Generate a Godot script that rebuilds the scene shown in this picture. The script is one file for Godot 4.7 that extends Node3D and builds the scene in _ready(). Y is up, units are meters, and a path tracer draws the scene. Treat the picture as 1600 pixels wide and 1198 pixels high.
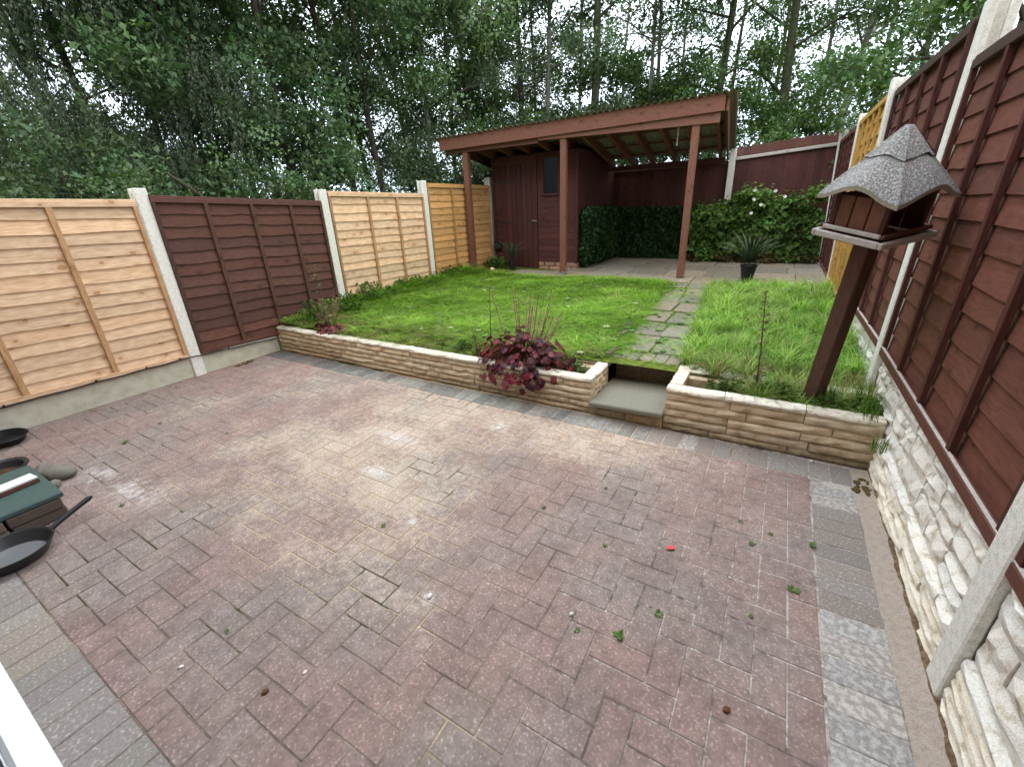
extends Node3D

# ---------------------------------------------------------------- camera, sky, sun, exposure first
var rng := RandomNumberGenerator.new()
var tex := {}
var mats := {}
var shared := {}

func _ready() -> void:
	rng.seed = 4711
	setup_view()
	make_textures()
	make_materials()
	build_ground()
	build_house()
	build_patio()
	build_left_fence()
	build_retaining_walls()
	build_right_boundary()
	build_back_fence()
	build_rear_garden()
	build_shed()
	build_shelter()
	build_trees()
	build_hedges()
	build_bird_table()
	build_clutter()
	build_plants()
	build_grass()
	build_weeds()

func setup_view() -> void:
	var cam := Camera3D.new()
	cam.name = "camera"
	cam.fov = 83.47
	cam.near = 0.02
	cam.far = 900.0
	cam.transform = Transform3D(Basis(Vector3(0.86087588, -0.04055865, -0.50719594), Vector3(-0.16217779, 0.922955, -0.34907368), Vector3(0.48227698, 0.38276502, 0.78797198)), Vector3(0, 1.5, 0))
	add_child(cam)
	cam.current = true
	var env := Environment.new()
	env.background_mode = Environment.BG_SKY
	var sky := Sky.new()
	var sm := ProceduralSkyMaterial.new()
	# overcast: the zenith about three times as bright as the horizon, alike all round
	sm.sky_top_color = Color(0.95, 0.97, 1.0)
	sm.sky_horizon_color = Color(0.54, 0.59, 0.63)
	sm.sky_curve = 0.6
	sm.ground_bottom_color = Color(0.2, 0.21, 0.2)
	sm.ground_horizon_color = Color(0.45, 0.47, 0.46)
	sm.sky_energy_multiplier = 2.3
	sky.sky_material = sm
	env.sky = sky
	env.tonemap_mode = Environment.TONE_MAPPER_LINEAR
	env.tonemap_exposure = 0.9
	env.sdfgi_enabled = true
	env.ssao_enabled = true
	env.ssil_enabled = true
	var we := WorldEnvironment.new()
	we.name = "environment"
	we.environment = env
	add_child(we)
	var sun := DirectionalLight3D.new()
	sun.name = "sun"
	sun.light_energy = 0.45
	sun.light_angular_distance = 28.0
	sun.light_color = Color(1.0, 0.97, 0.92)
	sun.shadow_enabled = true
	sun.rotation_degrees = Vector3(-58, 58, 0)
	add_child(sun)

# ---------------------------------------------------------------- helpers
class MB:
	var v := PackedVector3Array()
	var n := PackedVector3Array()
	var c := PackedColorArray()
	var idx := PackedInt32Array()
	var col := Color(1, 1, 1)

	func tri(a: Vector3, b: Vector3, d: Vector3) -> void:
		var nn := (b - a).cross(d - a).normalized()
		var k := v.size()
		v.append_array([a, b, d])
		n.append_array([nn, nn, nn])
		c.append_array([col, col, col])
		idx.append_array([k, k + 2, k + 1])

	func quad(a: Vector3, b: Vector3, d: Vector3, e: Vector3) -> void:
		var nn := (d - a).cross(e - b).normalized()
		var k := v.size()
		v.append_array([a, b, d, e])
		n.append_array([nn, nn, nn, nn])
		c.append_array([col, col, col, col])
		idx.append_array([k, k + 2, k + 1, k, k + 3, k + 2])

	# a leaf: two faces folded along a-d
	func leaf4(a: Vector3, b: Vector3, d: Vector3, e: Vector3) -> void:
		var nn := (d - a).cross(e - b).normalized()
		var k := v.size()
		v.append_array([a, b, d, e])
		n.append_array([nn, nn, nn, nn])
		c.append_array([col, col, col, col])
		idx.append_array([k, k + 2, k + 1, k, k + 3, k + 2])

	# chamfered box, centred on t
	func box(size: Vector3, t := Transform3D(), bev := 0.003) -> void:
		var h := size * 0.5
		var b := minf(bev, minf(h.x, minf(h.y, h.z)) * 0.6)
		var p := func(x, y, z): return t * Vector3(x, y, z)
		if b <= 0.0002:
			quad(p.call(-h.x, -h.y, h.z), p.call(h.x, -h.y, h.z), p.call(h.x, h.y, h.z), p.call(-h.x, h.y, h.z))
			quad(p.call(h.x, -h.y, -h.z), p.call(-h.x, -h.y, -h.z), p.call(-h.x, h.y, -h.z), p.call(h.x, h.y, -h.z))
			quad(p.call(h.x, -h.y, h.z), p.call(h.x, -h.y, -h.z), p.call(h.x, h.y, -h.z), p.call(h.x, h.y, h.z))
			quad(p.call(-h.x, -h.y, -h.z), p.call(-h.x, -h.y, h.z), p.call(-h.x, h.y, h.z), p.call(-h.x, h.y, -h.z))
			quad(p.call(-h.x, h.y, h.z), p.call(h.x, h.y, h.z), p.call(h.x, h.y, -h.z), p.call(-h.x, h.y, -h.z))
			quad(p.call(-h.x, -h.y, -h.z), p.call(h.x, -h.y, -h.z), p.call(h.x, -h.y, h.z), p.call(-h.x, -h.y, h.z))
			return
		var i := h - Vector3(b, b, b)
		# faces
		quad(p.call(-i.x, -i.y, h.z), p.call(i.x, -i.y, h.z), p.call(i.x, i.y, h.z), p.call(-i.x, i.y, h.z))
		quad(p.call(i.x, -i.y, -h.z), p.call(-i.x, -i.y, -h.z), p.call(-i.x, i.y, -h.z), p.call(i.x, i.y, -h.z))
		quad(p.call(h.x, -i.y, i.z), p.call(h.x, -i.y, -i.z), p.call(h.x, i.y, -i.z), p.call(h.x, i.y, i.z))
		quad(p.call(-h.x, -i.y, -i.z), p.call(-h.x, -i.y, i.z), p.call(-h.x, i.y, i.z), p.call(-h.x, i.y, -i.z))
		quad(p.call(-i.x, h.y, i.z), p.call(i.x, h.y, i.z), p.call(i.x, h.y, -i.z), p.call(-i.x, h.y, -i.z))
		quad(p.call(-i.x, -h.y, -i.z), p.call(i.x, -h.y, -i.z), p.call(i.x, -h.y, i.z), p.call(-i.x, -h.y, i.z))
		# edges
		for s in [-1.0, 1.0]:
			for r in [-1.0, 1.0]:
				var a1: Vector3 = p.call(-i.x, s * h.y, r * i.z)
				var a2: Vector3 = p.call(i.x, s * h.y, r * i.z)
				var a3: Vector3 = p.call(i.x, s * i.y, r * h.z)
				var a4: Vector3 = p.call(-i.x, s * i.y, r * h.z)
				if s * r > 0: quad(a4, a3, a2, a1)
				else: quad(a1, a2, a3, a4)
				a1 = p.call(s * h.x, -i.y, r * i.z)
				a2 = p.call(s * h.x, i.y, r * i.z)
				a3 = p.call(s * i.x, i.y, r * h.z)
				a4 = p.call(s * i.x, -i.y, r * h.z)
				if s * r > 0: quad(a1, a2, a3, a4)
				else: quad(a4, a3, a2, a1)
				a1 = p.call(s * h.x, r * i.y, -i.z)
				a2 = p.call(s * h.x, r * i.y, i.z)
				a3 = p.call(s * i.x, r * h.y, i.z)
				a4 = p.call(s * i.x, r * h.y, -i.z)
				if s * r > 0: quad(a4, a3, a2, a1)
				else: quad(a1, a2, a3, a4)
				for q in [-1.0, 1.0]:
					var c1: Vector3 = p.call(s * h.x, r * i.y, q * i.z)
					var c2: Vector3 = p.call(s * i.x, r * h.y, q * i.z)
					var c3: Vector3 = p.call(s * i.x, r * i.y, q * h.z)
					if s * r * q > 0: tri(c1, c2, c3)
					else: tri(c1, c3, c2)

	# smooth tube along points
	func tube(pts: PackedVector3Array, rad: PackedFloat32Array, sides := 8, cap := true) -> void:
		var k0 := v.size()
		var last_u := Vector3.ZERO
		for i in pts.size():
			var d := (pts[mini(i + 1, pts.size() - 1)] - pts[maxi(i - 1, 0)]).normalized()
			var u := last_u
			if i == 0:
				u = d.cross(Vector3(0.3, 0.2, 1.0)).normalized()
			u = (u - d * d.dot(u)).normalized()
			last_u = u
			var w := d.cross(u)
			for s in sides:
				var a := TAU * s / sides
				var nn := u * cos(a) + w * sin(a)
				v.append(pts[i] + nn * rad[i])
				n.append(nn)
				c.append(col)
		for i in pts.size() - 1:
			for s in sides:
				var a := k0 + i * sides + s
				var b := k0 + i * sides + (s + 1) % sides
				idx.append_array([a, a + sides, b, b, a + sides, b + sides])
		if cap:
			for e in [0, pts.size() - 1]:
				var k: int = k0 + e * sides
				var d2: Vector3 = (pts[e] - pts[1 if e == 0 else e - 1]).normalized()
				var kk := v.size()
				for s in sides:
					v.append(v[k + s]); n.append(d2); c.append(col)
				for s in range(1, sides - 1):
					if e == 0: idx.append_array([kk, kk + s, kk + s + 1])
					else: idx.append_array([kk, kk + s + 1, kk + s])

	# surface of revolution about y: profile of (r, y), bottom up for outside
	func lathe(prof: PackedVector2Array, sides := 20, t := Transform3D()) -> void:
		for i in prof.size() - 1:
			var d := prof[i + 1] - prof[i]
			var k := v.size()
			for s in sides + 1:
				var a := TAU * s / sides
				var dirn := Vector3(cos(a), 0, sin(a))
				var nn := (t.basis * (dirn * d.y - Vector3.UP * d.x)).normalized()
				v.append(t * (dirn * prof[i].x + Vector3.UP * prof[i].y))
				v.append(t * (dirn * prof[i + 1].x + Vector3.UP * prof[i + 1].y))
				n.append(nn); n.append(nn); c.append(col); c.append(col)
			for s in sides:
				var a := k + s * 2
				idx.append_array([a, a + 2, a + 1, a + 1, a + 2, a + 3])

	func mesh() -> ArrayMesh:
		var arr := []
		arr.resize(Mesh.ARRAY_MAX)
		arr[Mesh.ARRAY_VERTEX] = v
		arr[Mesh.ARRAY_NORMAL] = n
		arr[Mesh.ARRAY_COLOR] = c
		arr[Mesh.ARRAY_INDEX] = idx
		var m := ArrayMesh.new()
		m.add_surface_from_arrays(Mesh.PRIMITIVE_TRIANGLES, arr)
		return m

func put(called: String, m: Mesh, material: Material, parent: Node = null, t := Transform3D()) -> MeshInstance3D:
	var o := MeshInstance3D.new()
	o.name = called
	o.mesh = m
	o.material_override = material
	o.transform = t
	(parent if parent else self).add_child(o, true)
	return o

# many copies of one small leafy mesh joined into one real mesh, each copy with its own tint
func bake(called: String, m: Mesh, material: Material, where: Array, tints: PackedColorArray, parent: Node) -> MeshInstance3D:
	var src := m.surface_get_arrays(0)
	var sv: PackedVector3Array = src[Mesh.ARRAY_VERTEX]
	var sc: PackedColorArray = src[Mesh.ARRAY_COLOR]
	var si: PackedInt32Array = src[Mesh.ARRAY_INDEX]
	var nv := sv.size()
	var ni := si.size()
	var v := PackedVector3Array()
	var c := PackedColorArray()
	c.resize(nv * where.size())
	var idx := PackedInt32Array()
	idx.resize(ni * where.size())
	var k := 0
	var q := 0
	for i in where.size():
		v.append_array((where[i] as Transform3D) * sv)
		var t := tints[i]
		for j in nv:
			c[k + j] = sc[j] * t
		for j in ni:
			idx[q + j] = si[j] + k
		k += nv
		q += ni
	var arr := []
	arr.resize(Mesh.ARRAY_MAX)
	arr[Mesh.ARRAY_VERTEX] = v
	arr[Mesh.ARRAY_COLOR] = c
	arr[Mesh.ARRAY_INDEX] = idx
	var am := ArrayMesh.new()
	am.add_surface_from_arrays(Mesh.PRIMITIVE_TRIANGLES, arr)
	return put(called, am, material, parent)

func put_many(called: String, m: Mesh, material: Material, where: Array, tints: PackedColorArray, parent: Node = null) -> MultiMeshInstance3D:
	var mm := MultiMesh.new()
	mm.transform_format = MultiMesh.TRANSFORM_3D
	mm.use_colors = true
	mm.mesh = m
	mm.instance_count = where.size()
	for i in where.size():
		mm.set_instance_transform(i, where[i])
		mm.set_instance_color(i, tints[i])
	var o := MultiMeshInstance3D.new()
	o.name = called
	o.multimesh = mm
	o.material_override = material
	(parent if parent else self).add_child(o, true)
	return o

func tag(o: Node, label := "", category := "", group := "", kind := "") -> Node:
	if label: o.set_meta("label", label)
	if category: o.set_meta("category", category)
	if group: o.set_meta("group", group)
	if kind: o.set_meta("kind", kind)
	return o

func thing(called: String, label: String, category: String, at := Vector3.ZERO, turn := 0.0, group := "") -> Node3D:
	var o := Node3D.new()
	o.name = called
	add_child(o, true)
	o.position = at
	o.rotation.y = turn
	tag(o, label, category, group)
	return o

func structure(called: String, at := Vector3.ZERO) -> Node3D:
	var o := Node3D.new()
	o.name = called
	add_child(o, true)
	o.position = at
	o.set_meta("kind", "structure")
	return o

func T(at: Vector3, b := Basis()) -> Transform3D:
	return Transform3D(b, at)

func rnd(a: float, b: float) -> float:
	return rng.randf_range(a, b)

func pick(a: Array):
	return a[rng.randi() % a.size()]

# a cached chamfered box
func box_mesh(size: Vector3, bev := 0.003) -> ArrayMesh:
	var key := "box%.4f_%.4f_%.4f_%.4f" % [size.x, size.y, size.z, bev]
	if not shared.has(key):
		var b := MB.new()
		b.box(size, Transform3D(), bev)
		shared[key] = b.mesh()
	return shared[key]

# a bar between two points, of section w (sideways) by h
func bar(called: String, a: Vector3, b: Vector3, w: float, h: float, material: Material, parent: Node, up := Vector3.UP, bev := 0.003) -> MeshInstance3D:
	var d := b - a
	var z := d.normalized()
	var x := up.cross(z).normalized()
	var y := z.cross(x)
	return put(called, box_mesh(Vector3(w, h, d.length()), bev), material, parent, Transform3D(Basis(x, y, z), (a + b) * 0.5))

# ---------------------------------------------------------------- textures and materials
func lin(r: float, g: float, b: float) -> Color:
	return Color(clampf(r, 0, 1), clampf(g, 0, 1), clampf(b, 0, 1)).linear_to_srgb()

func noise(freq: float, sd: int, oct := 4, kind := FastNoiseLite.TYPE_SIMPLEX_SMOOTH) -> FastNoiseLite:
	var f := FastNoiseLite.new()
	f.seed = sd
	f.frequency = freq
	f.noise_type = kind
	f.fractal_octaves = oct
	return f

func ramp_tex(called: String, freq: float, sd: int, size: int, stops: Array, oct := 4, kind := FastNoiseLite.TYPE_SIMPLEX_SMOOTH) -> void:
	# seamless noise through a colour ramp; stops are [offset, linear r, g, b]
	var f := noise(freq, sd, oct, kind)
	var src := f.get_seamless_image(size, size, false, false, 0.15, true).get_data()
	var lut := PackedByteArray()
	lut.resize(768)
	for i in 256:
		var t := i / 255.0
		var c := Vector3.ZERO
		for k in stops.size():
			if t <= stops[k][0] or k == stops.size() - 1:
				if k == 0:
					c = Vector3(stops[0][1], stops[0][2], stops[0][3])
				else:
					var u := clampf((t - stops[k - 1][0]) / maxf(1e-5, stops[k][0] - stops[k - 1][0]), 0, 1)
					c = Vector3(stops[k - 1][1], stops[k - 1][2], stops[k - 1][3]).lerp(Vector3(stops[k][1], stops[k][2], stops[k][3]), u)
				break
		var s := lin(c.x, c.y, c.z)
		lut[i * 3] = s.r8
		lut[i * 3 + 1] = s.g8
		lut[i * 3 + 2] = s.b8
	var out := PackedByteArray()
	out.resize(size * size * 3)
	for i in size * size:
		var a := src[i] * 3
		out[i * 3] = lut[a]
		out[i * 3 + 1] = lut[a + 1]
		out[i * 3 + 2] = lut[a + 2]
	tex[called] = ImageTexture.create_from_image(Image.create_from_data(size, size, false, Image.FORMAT_RGB8, out))

func wood_tex(called: String, sd: int, dark: Vector3, light: Vector3, knots: int, flecks: float) -> void:
	var n := 512
	var f1 := noise(1.0, sd, 3)
	var f2 := noise(1.0, sd + 7, 2)
	var val := PackedFloat32Array()
	val.resize(n * n)
	for y in n:
		for x in n:
			var w := f2.get_noise_2d(x * 0.008, y * 0.012) * 8.0
			var g := f1.get_noise_2d(x * 0.006, (y + w) * 0.24)
			var wear := f2.get_noise_2d(x * 0.02 + 50.0, y * 0.05)
			val[y * n + x] = 0.66 + 0.38 * g + 0.22 * wear
	var r := RandomNumberGenerator.new()
	r.seed = sd
	for k in knots:
		var kx := r.randi_range(40, n - 40)
		var ky := r.randi_range(16, n - 16)
		var a := r.randf_range(4.0, 9.0)
		for y in range(-14, 15):
			for x in range(-36, 37):
				var d := sqrt(pow(x / (a * 1.5), 2) + pow(y / a, 2))
				if d < 3.2:
					var i := (ky + y) * n + kx + x
					var ring := 0.5 + 0.5 * cos(d * 5.0)
					val[i] = lerpf(val[i], 0.05 + 0.3 * ring * clampf(d, 0, 1), clampf(1.25 - d * 0.42, 0, 1) if d < 1.0 else clampf(0.62 - d * 0.19, 0, 1))
	var out := PackedByteArray()
	out.resize(n * n * 3)
	for i in n * n:
		var c := dark.lerp(light, clampf(val[i], 0, 1))
		if flecks > 0 and r.randf() < flecks:
			c = c.lerp(Vector3(1, 1, 1), 0.5)
		var s := lin(c.x, c.y, c.z)
		out[i * 3] = s.r8
		out[i * 3 + 1] = s.g8
		out[i * 3 + 2] = s.b8
	var im := Image.create_from_data(n, n, false, Image.FORMAT_RGB8, out)
	tex[called] = ImageTexture.create_from_image(im)
	var im2: Image = im.duplicate()
	im2.rotate_90(CLOCKWISE)
	tex[called + "_v"] = ImageTexture.create_from_image(im2)

const SAND := [[-2.09, -1.85, 0.34, 0.2, 1.0], [-2.1, -1.45, 0.55, 0.22, 0.8], [-1.68, -1.33, 0.35, 0.2, 0.8], [-2.5, -1.6, 0.5, 0.25, 0.6], [-2.25, -2.2, 0.5, 0.3, 0.75], [-1.85, -2.5, 0.6, 0.3, 0.7],
	[-2.4, -0.95, 0.45, 0.25, 0.5], [-3.0, -1.4, 0.5, 0.3, 0.45], [-0.95, -2.35, 0.55, 0.26, 0.7], [-0.6, -2.6, 0.5, 0.16, 0.6], [-2.5, -2.75, 1.2, 0.2, 0.55], [-1.55, -0.78, 0.4, 0.15, 0.4],
	[-1.5, -1.7, 0.3, 0.25, 0.4], [-1.42, -1.05, 0.4, 0.2, 0.45], [-3.5, -2.3, 0.9, 0.4, 0.4], [-4.1, -1.5, 0.35, 0.3, 0.4], [0.0, -2.2, 0.3, 0.3, 0.2], [-0.65, -0.58, 0.1, 0.12, 0.5], [-1.0, -0.84, 0.15, 0.1, 0.45], [-3.2, -0.7, 0.4, 0.2, 0.3]]
const CEMENT := [[-2.09, -1.86, 0.17, 0.06], [-1.95, -1.5, 0.1, 0.05], [-3.5, -0.62, 0.13, 0.06], [-3.12, -0.67, 0.2, 0.07], [-1.42, -1.25, 0.05, 0.03], [-1.55, -2.33, 0.08, 0.04], [-1.02, -0.93, 0.05, 0.03]]

func make_patio_maps() -> void:
	var w := 1024
	var h := 512
	var sandm := PackedFloat32Array()
	sandm.resize(w * h)
	for s in SAND:
		stamp(sandm, w, h, s[0], s[1], s[2], s[3], s[4])
	var cem := PackedFloat32Array()
	cem.resize(w * h)
	for s in CEMENT:
		stamp(cem, w, h, s[0], s[1], s[2], s[3], 1.0)
	var n1 := noise(0.02, 3, 5).get_image(w, h).get_data()
	var n2 := noise(0.11, 9, 4).get_image(w, h).get_data()
	var n3 := noise(0.006, 21, 3).get_image(w, h).get_data()
	var a := PackedByteArray()
	a.resize(w * h * 3)
	var b := PackedByteArray()
	b.resize(w * h * 3)
	for i in w * h:
		var x := -5.4 + (i % w) * 6.4 / w
		var z := -3.0 + (i / w) * 3.2 / h
		var q1 := n1[i] / 255.0
		var q2 := n2[i] / 255.0
		var q3 := n3[i] / 255.0
		var m := sandm[i]
		var grain := smoothstep(0.2, 1.05, m * 1.05 + (q2 - 0.5) * 0.75 * clampf(m * 4.0, 0, 1) + (q1 - 0.5) * 0.55 * clampf(m * 4.0, 0, 1))
		var base := Vector3(0.435, 0.315, 0.285).lerp(Vector3(0.405, 0.345, 0.315), clampf(q3 * 1.8 - 0.5, 0, 1))
		base *= (0.74 + 0.42 * q2) * (0.86 + 0.3 * q1)
		var c := base.lerp(Vector3(0.80, 0.69, 0.56), grain * 0.46 + 0.30 * clampf(m * (0.7 + 0.6 * q1), 0, 1))
		c = c.lerp(Vector3(0.92, 0.90, 0.88), clampf(cem[i] * (1.4 * (q1 - 0.3) + 1.2 * (q2 - 0.35)), 0, 0.75))
		var s := lin(c.x, c.y, c.z)
		a[i * 3] = s.r8
		a[i * 3 + 1] = s.g8
		a[i * 3 + 2] = s.b8
		# the joints: sand where it was brushed in, pale lime on the right, dark dirt elsewhere
		var j := Vector3(0.30, 0.245, 0.205) * (0.45 + 1.1 * q1)
		j = j.lerp(Vector3(0.78, 0.62, 0.42), clampf(m * 2.2 + (q1 - 0.5) * 0.9, 0, 1))
		j = j.lerp(Vector3(0.09, 0.11, 0.04), smoothstep(0.62, 0.75, q3) * smoothstep(0.4, 0.6, q1))
		if x > -0.9:
			j = j.lerp(Vector3(0.72, 0.67, 0.63), clampf((x + 0.7) * 0.9 + (q2 - 0.62) * 2.0 + (q1 - 0.5), 0, 0.9))
		s = lin(j.x, j.y, j.z)
		b[i * 3] = s.r8
		b[i * 3 + 1] = s.g8
		b[i * 3 + 2] = s.b8
	tex["patio"] = ImageTexture.create_from_image(Image.create_from_data(w, h, false, Image.FORMAT_RGB8, a))
	tex["joint"] = ImageTexture.create_from_image(Image.create_from_data(w, h, false, Image.FORMAT_RGB8, b))

func stamp(m: PackedFloat32Array, w: int, h: int, x: float, z: float, rx: float, rz: float, amount: float) -> void:
	var cx := (x + 5.4) / 6.4 * w
	var cz := (z + 3.0) / 3.2 * h
	var ax := rx / 6.4 * w
	var az := rz / 3.2 * h
	for iz in range(maxi(0, int(cz - az * 2.2)), mini(h, int(cz + az * 2.2))):
		for ix in range(maxi(0, int(cx - ax * 2.2)), mini(w, int(cx + ax * 2.2))):
			var d := pow((ix - cx) / ax, 2) + pow((iz - cz) / az, 2)
			var i := iz * w + ix
			m[i] = 1.0 - (1.0 - m[i]) * (1.0 - amount * exp(-d * 0.9))

func make_textures() -> void:
	wood_tex("pale", 11, Vector3(0.50, 0.34, 0.21), Vector3(1.0, 0.97, 0.92), 26, 0.0)
	wood_tex("paint", 37, Vector3(0.36, 0.34, 0.33), Vector3(1.0, 0.97, 0.95), 12, 0.012)
	ramp_tex("speck", 0.055, 5, 512, [[0.0, 0.50, 0.48, 0.465], [0.45, 0.59, 0.575, 0.565], [0.7, 0.65, 0.64, 0.63], [0.77, 0.8, 0.79, 0.78], [0.83, 1, 1, 1]], 2)
	ramp_tex("concrete", 0.02, 8, 512, [[0.0, 0.72, 0.70, 0.66], [0.5, 0.9, 0.89, 0.87], [1.0, 1, 1, 0.99]], 6)
	ramp_tex("stone", 0.014, 14, 512, [[0.0, 0.5, 0.42, 0.32], [0.3, 0.74, 0.65, 0.54], [0.55, 0.9, 0.84, 0.74], [1.0, 1, 0.97, 0.92]], 5)
	ramp_tex("lime", 0.016, 18, 512, [[0.0, 0.42, 0.36, 0.28], [0.25, 0.78, 0.72, 0.62], [0.45, 0.96, 0.94, 0.9], [1.0, 1, 1, 0.98]], 6)
	ramp_tex("bloom", 0.02, 27, 512, [[0.0, 0.5, 0.48, 0.47], [0.4, 0.64, 0.62, 0.61], [0.65, 0.86, 0.86, 0.87], [1.0, 1, 1, 1]], 6)
	ramp_tex("grit", 0.07, 29, 512, [[0.0, 0.55, 0.52, 0.49], [0.35, 0.82, 0.81, 0.79], [0.6, 0.93, 0.93, 0.92], [1.0, 1, 1, 1]], 5)
	ramp_tex("lichen", 0.05, 23, 512, [[0.0, 0.18, 0.18, 0.18], [0.4, 0.42, 0.42, 0.42], [0.58, 0.6, 0.6, 0.6], [0.72, 0.92, 0.92, 0.92], [1.0, 1, 1, 1]], 4)
	ramp_tex("soil", 0.03, 31, 256, [[0.0, 0.25, 0.2, 0.15], [0.5, 0.6, 0.5, 0.4], [1.0, 1, 0.9, 0.78]], 5)
	ramp_tex("bark", 0.012, 41, 256, [[0.0, 0.3, 0.28, 0.25], [0.5, 0.7, 0.68, 0.62], [1.0, 1, 1, 0.97]], 5)
	ramp_tex("bump", 0.05, 51, 256, [[0.0, 0, 0, 0], [1.0, 1, 1, 1]], 4)
	make_patio_maps()

func mat(key: String, color: Color, t := "", metres := 1.0, rough := 0.85, bump := 0.0, bump_metres := 0.3) -> StandardMaterial3D:
	var m := StandardMaterial3D.new()
	m.albedo_color = color
	m.roughness = rough
	m.metallic_specular = 0.35
	if t:
		m.albedo_texture = tex[t]
		m.uv1_triplanar = true
		m.uv1_world_triplanar = true
		m.uv1_triplanar_sharpness = 8.0
		m.uv1_scale = Vector3.ONE / metres
	if bump > 0.0:
		m.heightmap_enabled = true
		m.heightmap_texture = tex["bump"]
		m.heightmap_scale = bump
		if not t:
			m.uv1_triplanar = true
			m.uv1_world_triplanar = true
			m.uv1_scale = Vector3.ONE / bump_metres
	if t in ["stone", "lime", "bloom", "concrete", "lichen"]:
		m.detail_enabled = true
		m.detail_albedo = tex["grit"]
		m.detail_blend_mode = BaseMaterial3D.BLEND_MODE_MUL
		m.detail_uv_layer = BaseMaterial3D.DETAIL_UV_2
		m.uv2_triplanar = true
		m.uv2_world_triplanar = true
		m.uv2_triplanar_sharpness = 8.0
		m.uv2_scale = Vector3.ONE / 0.27
	mats[key] = m
	return m

func variants(key: String, n: int, r: float, g: float, b: float, spread: float, t: String, metres: float, rough := 0.85, bump := 0.0) -> void:
	# a few tones of one material, for pieces that differ a little from each other
	for i in n:
		var k := 1.0 + spread * (2.0 * i / maxf(1, n - 1) - 1.0)
		var hue := 1.0 + 0.25 * spread * (1.0 if i % 2 else -1.0)
		var m := mat("%s%d" % [key, i], lin(r * k * hue, g * k, b * k / hue), t, metres * (1.0 + 0.07 * i), rough, bump)
		m.uv1_offset = Vector3(0.13 * i, 0.29 * i, 0.41 * i)

func patio_mat(key: String, tint: Vector3, t: String) -> void:
	var m := StandardMaterial3D.new()
	m.albedo_color = lin(tint.x, tint.y, tint.z)
	m.albedo_texture = tex[t]
	m.uv1_triplanar = true
	m.uv1_world_triplanar = true
	m.uv1_triplanar_sharpness = 8.0
	m.uv1_scale = Vector3(1 / 6.4, 1 / 3.2, 1 / 3.2)
	m.uv1_offset = Vector3(5.4 / 6.4, 0, 3.0 / 3.2)
	m.roughness = 1.0
	m.metallic_specular = 0.15
	m.detail_enabled = true
	m.detail_albedo = tex["speck"]
	m.detail_blend_mode = BaseMaterial3D.BLEND_MODE_MUL
	m.detail_uv_layer = BaseMaterial3D.DETAIL_UV_2
	m.uv2_triplanar = true
	m.uv2_world_triplanar = true
	m.uv2_triplanar_sharpness = 8.0
	m.uv2_scale = Vector3.ONE / 0.42
	mats[key] = m

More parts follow.
